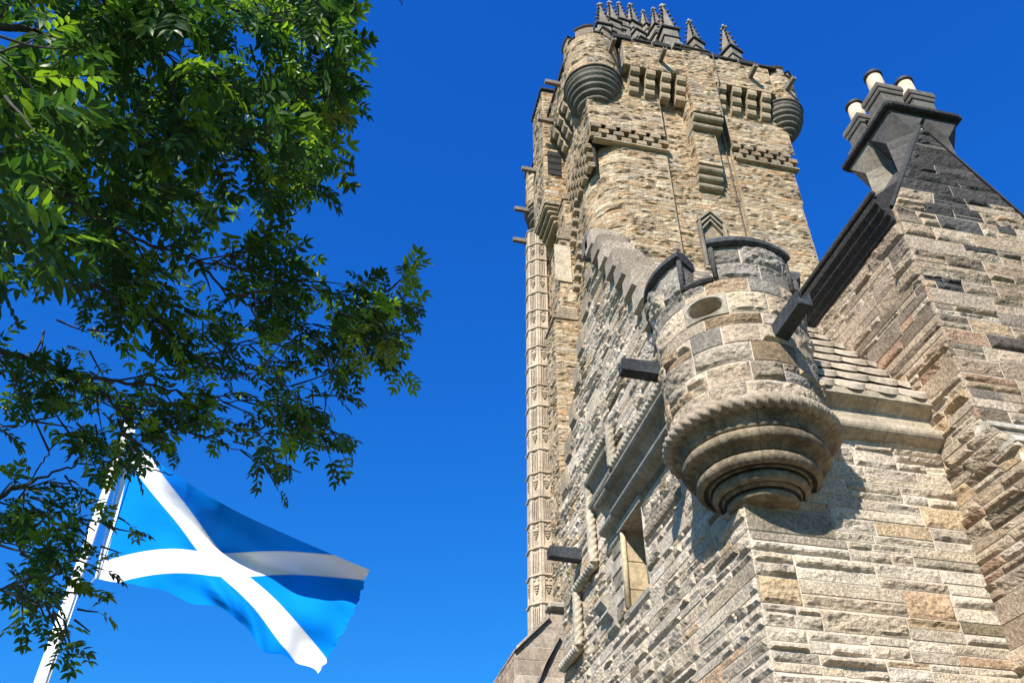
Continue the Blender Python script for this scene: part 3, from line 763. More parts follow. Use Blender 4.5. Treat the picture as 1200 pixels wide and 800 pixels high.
# pilaster carried on moulded corbels, centre of the south face
mb = MB()
px0, px1 = 19.25, 21.35
masonry(mb, m_south(31.7), lambda z: [(px0, px1)], courses(50.3, 57.8, .33, 3), PAL_WARM, 131, tintf=tt, **TW)
masonry(mb, m_west(px0), lambda z: [(31.7, TYS+.2)], courses(50.3, 57.8, .33, 3), PAL_WARM, 132, **TW)
masonry(mb, lambda u, z, d: (px1+d, u, z), lambda z: [(31.7, TYS+.2)], courses(50.3, 57.8, .33, 3), PAL_WARM, 133, **TW)
mb.box(((px0+px1)/2, 32.7, 54.0), (px1-px0-.1, 1.9, 7.4), color=(.3, .24, .16))
q0, q1 = 19.3, 20.95
masonry(mb, m_south(32.55), lambda z: [(q0, q1)], courses(45.9, 49.6, .33, 4), PAL_WARM, 134, **TW)
masonry(mb, m_west(q0), lambda z: [(32.55, TYS+.2)], courses(45.9, 49.6, .33, 4), PAL_WARM, 135, **TW)
masonry(mb, lambda u, z, d: (q1+d, u, z), lambda z: [(32.55, TYS+.2)], courses(45.9, 49.6, .33, 4), PAL_WARM, 136, **TW)
mb.box(((q0+q1)/2, 33, 47.7), (q1-q0-.1, .8, 3.7), color=(.3, .24, .16))
mb.build('pilaster', [M_tow, M_mortar], tower)
mb = MB()
def rollc(x0, x1, yf, z, r, c=(.36, .29, .2)):
    pr = [(yf+.0+r*(1-math.sin(a)), z+r*math.cos(a)) for a in np.linspace(0, math.pi, 9)]+[(TYS+.1, z-r), (TYS+.1, z+r)]
    mb.prism([(p, q) for p, q in pr], lambda p, q, t: (t, p, q), x0, x1, color=c)
for z, yf, r in ((50.1, 31.8, .3), (49.55, 32.15, .26)): rollc(px0, px1, yf, z, r)
mb.build('pilaster_corbel', M_tdress, tower, recalc=True); mb = MB()
for z, yf, r in ((45.6, 32.6, .28), (44.95, 32.8, .28), (44.3, 32.98, .26)): rollc(q0, q1, yf, z, r)
mb.build('pilaster_corbel', M_tdress, tower, recalc=True); mb = MB()
mb.box((20.3, 32.4, 57.9), (2.25, 1.7, .16), color=(.12, .1, .08), bev=.05)
mb.build('pilaster_coping', M_tdress, tower, recalc=True)

# parapets on stepped corbels
def parapet(axis, a0, a1, face, corb, seed, z0=54.4, z1=57.5):
    mb = MB(); mf = m_south(face) if axis == 'x' else m_west(face)
    masonry(mb, mf, lambda z: [(a0, a1)], courses(z0, z1, .33, seed), PAL_WARM, 200+seed, tintf=tt, **TW)
    ca = (a0+a1)/2
    if axis == 'x': mb.box((ca, face+1.0, z0+.1), (a1-a0, 1.9, .16), color=(.25, .2, .14))
    else: mb.box((face+1.0, ca, z0+.1), (1.9, a1-a0, .16), color=(.25, .2, .14))
    if axis == 'x': mb.box((ca, face+.35, (z0+z1)/2), (a1-a0, .6, z1-z0))
    else: mb.box((face+.35, ca, (z0+z1)/2), (.6, a1-a0, z1-z0))
    o = mb.build('parapet', [M_tow, M_mortar], tower)
    n = int((a1-a0)/1.5)
    for i in range(n+1):
        mb = MB()
        a = a0+(a1-a0)*i/max(n, 1)
        if axis == 'x': mb.box((a, face+.3, z1+.14), (1.35*(a1-a0)/n/1.5, .9, .26 if i % 2 else .5), bev=.05)
        else: mb.box((face+.3, a, z1+.14), (.9, 1.35*(a1-a0)/n/1.5, .26 if i % 2 else .5), bev=.05)
        mb.build('coping', M_dark, o)
    for a in corb:
        cm = MB(); f0 = face+.04; back = face+1.3
        for (zz0, zz1, out) in ((53.75, 54.45, 0.0), (53.0, 53.70, .34), (52.35, 52.95, .64)):
            pr = [(f0+out, zz1), (f0+out, (zz0+zz1)/2), (f0+out+.06, zz0+.12), (f0+out+.22, zz0), (back, zz0), (back, zz1)]
            if axis == 'x': cm.prism(pr, lambda p, q, t: (t, p, q), a-.33, a+.33, color=(.40, .31, .20))
            else: cm.prism(pr, lambda p, q, t: (p, t, q), a-.33, a+.33, color=(.38, .30, .2))
        cm.build('corbel', M_tdress, tower, recalc=True)
parapet('x', 14.7, 19.25, 31.8, (15.45, 16.6, 17.75, 18.85), 1)
parapet('x', 21.35, 26.0, 31.8, (21.9, 23.05, 24.2, 25.3), 2)
parapet('y', 35.2, 39.5, 11.25, (36.0, 37.2, 38.4), 3)
parapet('y', 42.6, 45.0, 11.25, (43.6,), 4)
mb = MB(); mb.box((20.1, 39.6, 54.9), (15, 13, .6), color=(.2, .17, .13)); mb.box((20.1, 45.6, 55.9), (14.6, .7, 3.0), color=(.3, .24, .16)); mb.box((26.9, 39.5, 55.9), (.7, 12.2, 3.0), color=(.34, .27, .18)); mb.build('tower_roof', M_tdress, tower)

# bartizans
def bartizan(cx, cy, r, z0, z1, zt, nr, seed, ang=(-260, 40)):
    mb = MB(); rf_ = lambda z: r
    mp_ = lambda u, z, d: (cx+(r+d)*np.cos(u/r), cy+(r+d)*np.sin(u/r), z)
    masonry(mb, mp_, lambda z: [(R_(ang[0])*r, R_(ang[1])*r)], courses(z1, zt, .33, seed), PAL_WARM, 300+seed, tintf=tt, **{**TW, 'backsp': .25})
    mb.lathe([(r-.03, z1), (r-.03, zt), (r-.5, zt), (r-.5, zt-1)], (cx, cy, 0), 40, color=(.3, .24, .17))
    o = mb.build('bartizan', [M_tow, M_mortar], tower)
    cb = MB(); H = (z1-z0)/nr; pf = [(r+.12, z1+.12), (r+.17, z1+.04), (r+.12, z1-.05)]
    for k in range(nr):
        zz = z1-H*(k+.5); rc_ = (r+.05)*math.cos((k+.2)/nr*math.pi/2*.97)**.8
        pf += [(rc_-.03, zz+H*.5-.02)]+[(rc_-H*.32+H*.36*math.cos(t), zz+H*.36*math.sin(t)) for t in np.linspace(1.3, -1.3, 6)]
    pf += [(.12, z0), (0.02, z0)]
    cb.lathe(pf, (cx, cy, 0), 56, color=(.17, .15, .125)); cb.build('ring_corbel', M_tdress, o)
    k = 5
    for i in range(k):
        cp = MB(); a = ang[0]+(ang[1]-ang[0])*i/k; b = a+(ang[1]-ang[0])/k*.66; h = .75
        cp.lathe([(r-.5, zt), (r+.02, zt), (r+.02, zt+h), (r+.1, zt+h+.02), (r+.1, zt+h+.2), (r-.5, zt+h+.25), (r-.5, zt)], (cx, cy, 0), 10, R_(a), R_(b), color=(.3, .24, .17), smooth=False)
        for e in (a, b): cp.add([(cx+q*math.cos(R_(e)), cy+q*math.sin(R_(e)), zz) for q, zz in ((r-.5, zt), (r+.02, zt), (r+.02, zt+h), (r-.5, zt+h))], [(0, 1, 2, 3)], (.25, .2, .14))
        cp.build('merlon', M_tdress, o)
    for i in range(k):
        cp = MB(); a = ang[0]+(ang[1]-ang[0])*i/k; b = a+(ang[1]-ang[0])/k*.66
        cp.lathe([(r-.52, zt+.97), (r+.12, zt+.76), (r+.14, zt+.95), (r-.52, zt+1.05)], (cx, cy, 0), 10, R_(a-1), R_(b+1), smooth=False)
        c2 = b; d2 = a+(ang[1]-ang[0])/k
        cp.lathe([(r-.52, zt+.02), (r+.1, zt), (r+.1, zt+.14), (r-.52, zt+.2)], (cx, cy, 0), 6, R_(c2), R_(d2), smooth=False)
        cp.build('coping', M_dark, o)
    return o
bartizan(12.95, 33.75, 1.95, 49.9, 53.5, 57.6, 8, 1)
bartizan(27.05, 33.35, 1.5, 51.2, 54.0, 57.2, 7, 2, (-240, 60))
bartizan(12.6, 45.6, 1.7, 50.6, 53.0, 57.0, 5, 3)
# west stair cap
mb = MB()
masonry(mb, m_south(39.5), lambda z: [(10.75, 12.5)], courses(47.5, 60.8, .33, 5), PAL_WARM, 401, **TW)
masonry(mb, m_west(10.75), lambda z: [(39.5, 42.6)], courses(47.5, 60.8, .33, 5), PAL_WARM, 402, **TW)
mb.box((11.7, 41.05, 54.1), (1.8, 3.0, 13.2), color=(.3, .24, .16))
for k in range(4): mb.box((11.55+.22*k, 41.05, 47.3-.42*k), (1.5, 2.9-.1*k, .34), color=(.33, .26, .17), bev=.1)
so = mb.build('stair_cap', [M_tow, M_mortar], tower)
mb = MB(); mb.box((11.6, 41.0, 60.95), (2.0, 3.4, .35), bev=.08); mb.build('coping', M_dark, so); mb = MB()
for i in range(3): mb.box((11.55, 39.5+.02*i, 52.6-.75*i), (.95, .34, .3), rx=.5)
mb.box((11.55, 39.45, 51.9), (1.0, .12, 2.6))
mb.build('louvre', M_dark, so)
# tower spouts
for b, d in (((13.75, 31.9, 55.6), (0, -1, .02)), ((17.4, 31.75, 55.4), (0, -1, .02)), ((24.3, 31.75, 55.7), (0, -1, .02)), ((27.1, 31.8, 55.2), (.1, -1, .02)),
             ((11.2, 36.0, 56.6), (-1, 0, .02)), ((11.2, 38.2, 55.0), (-1, 0, .02)), ((10.75, 41.8, 53.4), (-1, 0, .02)), ((10.95, 45.2, 52.6), (-1, 0, .02)), ((10.95, 45.7, 49.6), (-1, 0, .02))):
    spout('water_spout', b, d, 1.0 if d[1] else 1.15, .3, .36, tower, M_tdress, c=(.2, .17, .14))
# window of the south face with hood mould
mb = MB()
mb.box((19.68, 33.9, 39.2), (1.5, .5, 4.4), color=(.02, .02, .022))
wo = mb.build('window', M_black, tower)
mb = MB()
for k, (o_, z_) in enumerate(((.0, 0), (.12, -.3), (.24, -.6))):
    mb.prism([(18.75+o_, 41.0+z_), (19.68, 42.0+z_), (20.6-o_, 41.0+z_), (20.6-o_, 40.8+z_), (19.68, 41.8+z_), (18.75+o_, 40.8+z_)], lambda p, q, t: (p, t, q), TYS-.32+.1*k, TYS+.3, color=(.30, .25, .18))
mb.box((18.85, 33.25, 39.0), (.2, .4, 4.0), color=(.2, .17, .13), bev=.04); mb.box((20.5, 33.25, 39.0), (.2, .4, 4.0), color=(.33, .27, .19), bev=.04)
mb.box((19.68, 33.3, 36.9), (1.9, .5, .25), color=(.33, .27, .19), bev=.05); mb.box((19.68, 33.6, 39), (.12, .12, 4), color=(.3, .25, .18))
mb.build('frame', M_tdress, wo, recalc=True)
# lightning conductor
mb = MB(); mb.tube([(21.62, 31.65, 57.9), (21.62, 31.65, 54.4), (21.75, 32.8, 52.3), (21.85, 33.2, 51), (21.95, 33.2, 30), (21.95, 33.2, 0)], .045, 6); mb.build('lightning_conductor', M_cable, tower)

# octagonal stair turret with panelled stages
sx_, sy_, sr = 11.80, 45.5, .93
mb = MB(); oc = [(sx_+sr*math.cos(R_(22.5+45*k)), sy_+sr*math.sin(R_(22.5+45*k))) for k in range(8)]
mb.prism(oc, lambda p, q, t: (p, q, t), 0, 50.4, color=(.46, .37, .275))
def ring(mb, r0, z0, r1, z1, c):
    V = [(sx_+r*math.cos(R_(22.5+45*k)), sy_+r*math.sin(R_(22.5+45*k)), z) for r, z in ((r0, z0), (r1, z1)) for k in range(8)]
    mb.add(V, [(k, (k+1) % 8, (k+1) % 8+8, k+8) for k in range(8)], c)
cst = (.50, .405, .305)
zb = 50.3; stage = 0; sp_ = 1.66
to = mb.build('stair_turret', M_tdress, tower, recalc=True)
while zb > 15:
    bands_ = MB(); det = MB()
    for (r0, z0, r1, z1) in ((sr, zb-.16, sr+.15, zb-.05), (sr+.15, zb-.05, sr+.15, zb+.03), (sr+.15, zb+.03, sr, zb+.13)): ring(bands_, r0, z0, r1, z1, cst)
    for k in range(8):
        am = R_(45*k); ap = sr*math.cos(R_(22.5)); w_ = sr*math.sin(R_(22.5))
        N_ = Vector((math.cos(am), math.sin(am), 0)); T_ = Vector((-math.sin(am), math.cos(am), 0)); O = Vector((sx_, sy_, 0))+N_*ap
        if N_.x > .5 or N_.y > .8: continue
        def bx(t, z, dt, dz, out, c): 
            cc = O+T_*t; det.box((cc.x+N_.x*out/2, cc.y+N_.y*out/2, z), (out+.01, dt, dz), rz=am, color=c)
        for t in (-w_+.07, w_-.07): bx(t, zb-sp_/2, .15, sp_-.2, .06, cst)
        for t in (-.13, .13): bx(t, zb-.24, .11, .12, .06, cst)
        if stage % 2 == 0:
            for t in (-.12, 0, .12): bx(t, zb-sp_/2-.08, .055, sp_-.42, .05, cst)
            for t in (-.18, -.06, .06, .18): bx(t, zb-sp_/2-.08, .05, sp_-.5, .004, (.13, .10, .08))
        else:
            for j, (hw, dz) in enumerate(((.17, 0), (.15, -.16), (.10, -.31), (.045, -.44))):
                bx(0, zb-.58+dz, hw*2, .085, .075, (.40, .33, .24)); bx(0, zb-.66+dz, hw*1.9, .05, .02, (.07, .055, .045))
    bands_.build('string_band', M_tdress, to); det.build('carved_panel', M_tdress, to)
    zb -= sp_; stage += 1

# crown of stepped, crocketed pinnacles
cr_c = (.25, .215, .175)
def pinnacle(x, y, z, s, turn, dirx, diry, tiers=3, drop=2.2):
    mb = MB(); a = turn; rr = random.Random(int(x*100)); base = 55.0
    dk = (.06, .055, .05)
    def post(cx, cy, zt, w, c):
        mb.box((cx, cy, (base+zt)/2), (w, w, zt-base), rz=a, color=c, bev=.04)
        mb.box((cx, cy, zt+.10*s), (w*1.26, w*1.26, .2*s), rz=a, color=dk, bev=.03)
        mb.box((cx, cy, zt-.9*s), (w*1.14, w*1.14, .14*s), rz=a, color=dk, bev=.03)
    def pyr(cx, cy, zb, r0, r1, h, c):
        V = [(cx+r*math.cos(a+math.pi/4+k*math.pi/2), cy+r*math.sin(a+math.pi/4+k*math.pi/2), zz) for r, zz in ((r0, zb), (r1, zb+h)) for k in range(4)]
        mb.add(V, [(0, 1, 5, 4), (1, 2, 6, 5), (2, 3, 7, 6), (3, 0, 4, 7), (4, 5, 6, 7)], c)
    H = 3.5*s; w = 1.0*s
    post(x, y, z-H, w, cr_c); pyr(x, y, z-H+.2*s, .60*s, .11*s, H-.5*s, cr_c)
    for t in range(1, tiers+1):
        cx = x+dirx*.85*t*s; cy = max(y+diry*.85*t*s, 33.3); zt = max(59.0-.3*t, z-H-drop*t*s)
        post(cx, cy, zt, .86*s, tuple(v*(1+.16*t) for v in cr_c)); pyr(cx, cy, zt+.2*s, .52*s, .05, 1.3*s, cr_c)
    sp = mb
    for j in range(5):
        f = j/5
        for k in range(4):
            an = a+math.pi/4+k*math.pi/2; r_ = (.60*(1-f)+.11*f+.07)*s; zz = z-H+.35*s+f*(H-.6*s)
            sp.box((x+r_*math.cos(an), y+r_*math.sin(an), zz), (.2*s, .15*s, .13*s), rz=an, ry=-.6, color=(.13, .115, .1), bev=.03)
    for k in range(4):
        an = a+k*math.pi/2+.4; sp.lathe([(0, .13*s), (.09*s, .07*s), (.12*s, 0), (.08*s, -.09*s), (0, -.12*s)], (x+.17*s*math.cos(an), y+.17*s*math.sin(an), z-.12*s), 7, color=(.34, .315, .275))
    o = mb.build('pinnacle', M_tdress, tower); sp = MB()
    sp.lathe([(0, .36*s), (.09*s, .28*s), (.13*s, .18*s), (.06*s, .06*s), (.07*s, -.4*s)], (x, y, z), 8, color=(.36, .335, .29))
    sp.build('finial', M_tdress, o)
PIN = [(14.42, 34.5, 66.6, 1.1, 0, -.8, -.6, 3), (15.9, 35.9, 69.9, 1.05, .2, -.75, -.5, 3), (17.3, 37.1, 72.4, 1.0, .1, -.7, -.5, 2), (19.3, 39.0, 76.2, 1.15, .3, -.1, -.8, 3),
       (20.4, 38.8, 75.2, .9, .5, .3, -.8, 2), (20.1, 36.3, 71.2, 1.0, .2, -.4, -.6, 2), (19.9, 34.4, 68.3, 1.25, .0, .55, -.3, 3), (22.2, 34.6, 67.2, 1.05, .35, .95, -.1, 2), (25.0, 34.2, 66.7, 1.15, .35, .9, -.1, 3)]
for p_ in PIN: pinnacle(*p_)
# flying ribs of the crown
mb = MB()
for (x, y) in ((14.3, 34.8), (19.8, 34.0), (14.0, 40.5), (14.3, 45.2), (25.3, 45.2), (25.6, 40.5), (19.8, 46)):
    P0 = Vector((x, y, 57.5)); P2 = Vector((19.8, 40.5, 71)); pts = []
    for i in range(11):
        t = i/10; pts.append(P0.lerp(P2, t)+Vector((0, 0, 1))*(math.sin(t*math.pi/2)*11-t*11)*.35)
    D = (P2-P0); D.z = 0; D.normalize(); S = Vector((-D.y, D.x, 0))*.42
    V = []
    for i, p in enumerate(pts):
        for sg, dz in ((-1, 0), (1, 0), (1, -1.7), (-1, -1.7)): V.append(tuple(p+S*sg+Vector((0, 0, dz))))
    mb.add(V, [(4*i+k, 4*i+(k+1) % 4, 4*i+4+(k+1) % 4, 4*i+4+k) for i in range(10) for k in range(4)]+[(0, 1, 2, 3), (40, 43, 42, 41)], (.13, .115, .1))
mb.box((19.8, 40.5, 71.5), (1.6, 1.6, 7), color=(.15, .13, .11), rz=.4)
mb.build('crown_rib', M_tdress, tower)

# ================================================================== low stone outbuilding between lodge and tower
ob = thing('stone_outbuilding', (6.3, 20, 0), 'low pale stone outbuilding with steep coping between the lodge and the tower', 'building')
mb = MB()
rk = [(4.42, 0), (4.42, 8.86), (4.6, 9.04), (5.5, 9.93), (7.2, 9.93), (7.2, 0)]
masonry(mb, m_south(20), poly_spans(rk), courses(0, 9.93, .34, 8), [((.44, .36, .28), 3), ((.40, .32, .25), 3)], 501, res=.12, bulge=.015, rough=.02, split=.2, lmin=.6, lmax=1.5)
mb.prism([(4.46, 0), (4.46, 8.84), (5.5, 9.88), (7.2, 9.88), (7.2, 0)], lambda p, q, t: (p, t, q), 20.03, 23)
masonry(mb, m_west(4.42), lambda z: [(20.0, 23)], courses(0, 8.84, .34, 8), [((.40, .29, .21), 3)], 502, res=.2, bulge=.02, rough=.02)
mb.build('walls', [M_dress, M_mortar], ob)
mb = MB()
for k in range(3):
    d0 = .05+.50*k
    if k: mb.build('coping_stone', M_dress, ob, recalc=True); mb = MB()
    mb.prism([(4.36+d0*.9, 8.84-d0*1.6), (4.5+d0*.9, 8.98-d0*1.6), (5.2+d0*.5, 9.78-d0*.9), (5.27+d0*.5, 9.7-d0*.9)], lambda p, q, t: (p, t, q), 19.9, 20.2 if k else 23, color=(.36, .30, .24))
mb.box((5.9, 20.1, 9.95), (1.3, .5, .2), color=(.40, .34, .27), bev=.06)
mb.build('coping', M_dress, ob, recalc=True)

# ================================================================== FLAGPOLE + FLAG
CAMR = cam.rotation_euler.to_matrix()
def at(px, py, dist=None, Y=None):
    d = CAMR @ Vector((px-600, -(py-400), -1006.58)); d.normalize()
    if Y is not None: return Vector((0, 0, 1.6))+d*(Y/d.y)
    return Vector((0, 0, 1.6))+d*dist
M_white = flat_mat('white_gloss_paint', (.78, .78, .77), .3, 0, .05, 8, .05)
PXp = -3.41
fp = thing('flagpole', (PXp, 12.05, 0), 'tall white tapered flagpole standing by the ash tree, flying a saltire', 'flagpole')
mb = MB(); mb.tube([(PXp, 12.05, 0), (PXp, 12.05, 4), (PXp, 12.05, 8.75)], [.095, .085, .052], 20, caps=True); mb.build('pole', M_white, fp)
mb = MB(); mb.lathe([(0, .12), (.06, .1), (.085, .04), (.085, -.02), (.05, -.08), (.055, -.14)], (PXp, 12.05, 8.85), 20); mb.box((PXp+.07, 12.0, 8.72), (.12, .04, .08)); mb.build('truck', M_white, fp)
mb = MB(); hp = at(149, 516, Y=12.17); hb = at(112, 677, Y=12.17)
mb.tube([(PXp+.1, 11.98, 8.72), hp+Vector((-.02, 0, 0)), hb, (PXp+.10, 12.0, 6.15), (PXp+.1, 11.98, 1.2)], .009, 6)
mb.tube([(PXp+.06, 11.97, 8.7), (PXp+.085, 11.96, 1.2)], .008, 6); mb.build('halyard', M_white, fp)
mb = MB(); mb.box((PXp, 11.94, 1.25), (.03, .05, .2), bev=.01); mb.build('cleat', M_lead, fp)

CP = [  # rows: u=0,.25,.5,.75,1 ; columns v=0,.5,1
 [(152, 516), (133, 597), (112, 677)],
 [(207, 557), (200, 625), (178, 690)],
 [(272, 596), (259, 662), (262, 716)],
 [(345, 630), (334, 690), (315, 762)],
 [(432, 667), (412, 722), (374, 787)]]
def cat(p0, p1, p2, p3, t): return .5*((2*p1)+(-p0+p2)*t+(2*p0-5*p1+4*p2-p3)*t*t+(-p0+3*p1-3*p2+p3)*t**3)
def spl(arr, t):
    n = len(arr)-1; i = min(int(t*n), n-1); f = t*n-i
    g = lambda k: arr[k] if 0 <= k <= n else (2*arr[0]-arr[1] if k < 0 else 2*arr[n]-arr[n-1])
    return cat(g(i-1), g(i), g(i+1), g(i+2), f)
NU, NV = 150, 90
V = []; UV = []
cpa = np.array(CP, float)
for i in range(NU+1):
    u = i/NU; colp = [spl([cpa[k, j] for k in range(5)], u) for j in range(3)]
    for j in range(NV+1):
        v = j/NV; p = spl(colp, v)
        amp = min(1, u*2.2)
        if v > .9: p = p+np.array([0, (4*math.sin(u*19+.6)+3*math.sin(u*37))*amp*(v-.9)*10*.8])
        if u > .985: p = p+np.array([1.0*math.sin(v*43)+.7*math.sin(v*97+1), .8*math.sin(v*71)])*(u-.985)/.015
        # folds: the cloth rolls over along its upper edge and ripples away from the wind
        top = max(0, (.31-.07*math.cos(u*5))-v) if u > .06 else 0; top = top*top/(top+.03) if top else 0
        k1 = min(1, max(0, (u-.1)*5))
        y = 12.2-.45*u+k1*(-1.9*top)
        y += .075*amp*math.sin(u*11-v*3.4+1.4)+.03*amp*math.sin(u*23+v*5+1)-.07*amp*math.sin(v*7.5+u*4)*u+.03*amp*math.sin(u*41-v*11)*v+.07*amp*math.exp(-((u-.36-.25*v)/.05)**2)*v+.02*math.sin(v*19-u*9)*amp
        q = at(p[0], p[1], Y=y); V.append(tuple(q-Vector((PXp, 12.0, 7.5)))); UV.append((u, v))
F = [(i*(NV+1)+j, (i+1)*(NV+1)+j, (i+1)*(NV+1)+j+1, i*(NV+1)+j+1) for i in range(NU) for j in range(NV)]
me = bpy.data.meshes.new('flag'); me.from_pydata(V, [], F)
uvl = me.uv_layers.new(name='UVMap'); idx = np.zeros(len(me.loops), int); me.loops.foreach_get('vertex_index', idx); uvl.data.foreach_set('uv', np.array(UV)[idx].ravel())
me.polygons.foreach_set('use_smooth', [True]*len(F))
m, N, L, P = new_mat('saltire_cloth')
tc = N.new('ShaderNodeUVMap'); tc.uv_map = 'UVMap'; sp = N.new('ShaderNodeSeparateXYZ'); L.new(tc.outputs[0], sp.inputs[0])
def mth(op, a, b=None):
    n = N.new('ShaderNodeMath'); n.operation = op
    for k, q in enumerate((a, b)):
        if q is None: continue
        if isinstance(q, (int, float)): n.inputs[k].default_value = q
        else: L.new(q, n.inputs[k])
    return n.outputs[0]
d1 = mth('ABSOLUTE', mth('SUBTRACT', sp.outputs[0], sp.outputs[1])); d2 = mth('ABSOLUTE', mth('SUBTRACT', mth('ADD', sp.outputs[0], sp.outputs[1]), 1.0))
md = mth('MINIMUM', d1, d2); fac = mth('GREATER_THAN', md, .115)
hoist = mth('LESS_THAN', sp.outputs[0], .022); fac = mth('MULTIPLY', fac, mth('SUBTRACT', 1.0, hoist))
# stitching lines beside the cross
seam = mth('LESS_THAN', mth('ABSOLUTE', mth('SUBTRACT', md, .107)), .0022)
mx = N.new('ShaderNodeMixRGB'); mx.inputs[1].default_value = (.74, .74, .75, 1); mx.inputs[2].default_value = (.0005, .20, .74, 1); L.new(fac, mx.inputs[0])
mx2 = N.new('ShaderNodeMixRGB'); mx2.blend_type = 'MULTIPLY'; mx2.inputs[2].default_value = (.62, .66, .74, 1); L.new(seam, mx2.inputs[0]); L.new(mx.outputs[0], mx2.inputs[1])
P.inputs['Roughness'].default_value = .8; P.inputs['Specular IOR Level'].default_value = .04
L.new(mx2.outputs[0], P.inputs['Base Color'])
tr = N.new('ShaderNodeBsdfTranslucent'); L.new(mx2.outputs[0], tr.inputs[0]); ms = N.new('ShaderNodeMixShader'); ms.inputs[0].default_value = .09
wv = N.new('ShaderNodeTexWave'); wv.inputs['Scale'].default_value = 60; wv.inputs['Distortion'].default_value = 1; L.new(tc.outputs[0], wv.inputs['Vector'])
nz = N.new('ShaderNodeTexNoise'); nz.inputs['Scale'].default_value = 4; nz.inputs['Detail'].default_value = 3; L.new(tc.outputs[0], nz.inputs['Vector'])
b = N.new('ShaderNodeBump'); b.inputs['Strength'].default_value = .3; b.inputs['Distance'].default_value = .08; L.new(nz.outputs['Fac'], b.inputs['Height']); L.new(b.outputs[0], P.inputs['Normal'])
L.new(P.outputs[0], ms.inputs[1]); L.new(tr.outputs[0], ms.inputs[2]); L.new(ms.outputs[0], N['Material Output'].inputs[0])
me.materials.append(m)
fo = bpy.data.objects.new('flag', me); col.objects.link(fo); fo.location = (PXp, 12.0, 7.5)
tag(fo, 'blue saltire flag with a white diagonal cross, rippling in the wind from the white pole', 'flag')

# ================================================================== ASH TREE
tree = thing('ash_tree', (-5.2, 4.6, 0), 'leafy ash tree with pinnate leaves overhanging from the left, in front of the flagpole', 'tree')
rnd = random.Random(77)
br = MB(); lf = {k: [[], [], []] for k in range(1)}
LV = []; LF = []; LC = []
def leaflet(b, d, nrm, L, W, c):
    """five-point folded leaflet with pointed tip"""
    s = d.cross(nrm).normalized(); n0 = len(LV); droop = nrm*(-.12*L)
    fold = nrm*(W*.25)
    LV.extend([b, b+d*(.30*L)+s*(W*.42)+fold, b+d*(.62*L)+s*(W*.40)+fold+droop*.4, b+d*L+droop, b+d*(.62*L)-s*(W*.40)+fold+droop*.4, b+d*(.30*L)-s*(W*.42)+fold, b+d*(.5*L)+droop*.2])
    LF.extend([(n0, n0+1, n0+6), (n0+1, n0+2, n0+6), (n0+2, n0+3, n0+6), (n0+3, n0+4, n0+6), (n0+4, n0+5, n0+6), (n0+5, n0, n0+6)]); LC.extend([c]*6)
def rv(): return Vector((rnd.gauss(0, 1), rnd.gauss(0, 1), rnd.gauss(0, 1))).normalized()
def clear_of_pole(b):
    q = CAMR.transposed() @ (Vector(b)-Vector((0, 0, 1.6)))
    if q.z > -.1: return False
    x = 600+1006.58*q.x/-q.z; y = 400-1006.58*q.y/-q.z
    if x > 118 and y > 545: return rnd.random() < .86
    if y > 515 and x > 30: return rnd.random() < .42
    if 470 < y < 560 and x < 75: return rnd.random() < .75
    if any((x-gx)**2+(y-gy)**2 < gr_*gr_ for gx, gy, gr_ in GAPS): return rnd.random() < .8
    return False
GAPS = [(185, 28, 26), (30, 42, 22), (225, 55, 14), (190, 265, 20), (225, 300, 20), (60, 345, 24), (150, 400, 30), (90, 250, 12), (40, 155, 14), (270, 110, 18), (40, 240, 14), (240, 345, 16), (20, 400, 18), (120, 205, 10), (70, 125, 12), (180, 400, 16), (270, 430, 14), (150, 160, 9)]
def compound(b, d, size=1.0, c0=None, twig=True):
    if clear_of_pole(b): return
    d = d.normalized(); up = (Vector((0, 0, 1))+rv()*.5).normalized(); side = d.cross(up).normalized(); nrm = side.cross(d).normalized()
    Lr = (.19+.08*rnd.random())*size; n = rnd.choice((3, 4, 4, 5)); pts = [b]
    k = .75+.6*rnd.random()
    c = c0 or ((.030*k, .078*k, .015*k) if rnd.random() < .68 else (.115*k, .21*k, .018*k))
    p = b; dd = d
    for i in range(n):
        dd = (dd+Vector((0, 0, -.09))).normalized(); p = p+dd*(Lr/n); pts.append(p)
        ll = (.082+.032*rnd.random())*size*(.8+.3*math.sin(math.pi*(i+1)/(n+1)))
        for sg in (-1, 1):
            ld = (dd*.62+side*sg*.8+rv()*.16).normalized(); nn = (nrm+rv()*.35).normalized()
            leaflet(p, ld, (nn-ld*nn.dot(ld)).normalized(), ll, ll*.44, c)
    leaflet(p, (dd+rv()*.1).normalized(), nrm, .105*size, .045*size, c)
    if twig: br.tube(pts, .0022*size, 3, caps=False, color=(.5, .8, .3))
def spray(b, d, L=.45, n=7, size=1.0, c0=None, twig=True):
    if clear_of_pole(b): return
    d = d.normalized(); p = Vector(b); pts = [p]; m = n
    for i in range(m):
        d = (d+rv()*.16+Vector((0, 0, .03))).normalized(); p = p+d*(L/m); pts.append(p)
        for sg in (-1, 1) if i else (1,):
            if rnd.random() < .82: compound(p, (d*.5+d.cross(rv()).normalized()*.9), size, c0, twig)
    compound(p, d, size, c0, twig); compound(p, (d+rv()*.5), size, c0, twig)
    br.tube(pts, [.006*(1-i/(m+1))+.002 for i in range(len(pts))], 5, caps=False)
def branch(ctrl, r0, r1, sp=None, n=10):
    arr = [np.array(c) for c in ctrl]; P = []
    for i in range(n*(len(arr)-1)+1):
        t = i/(n*(len(arr)-1)); q = spl(arr, t); P.append(Vector(q))
    P = [p+rv()*.012 for p in P]; m = len(P)
    br.tube(P, [max(r1, r0*(1-i/(m-1))**1.9)*.8+.001 for i in range(m)], 8)
    return P
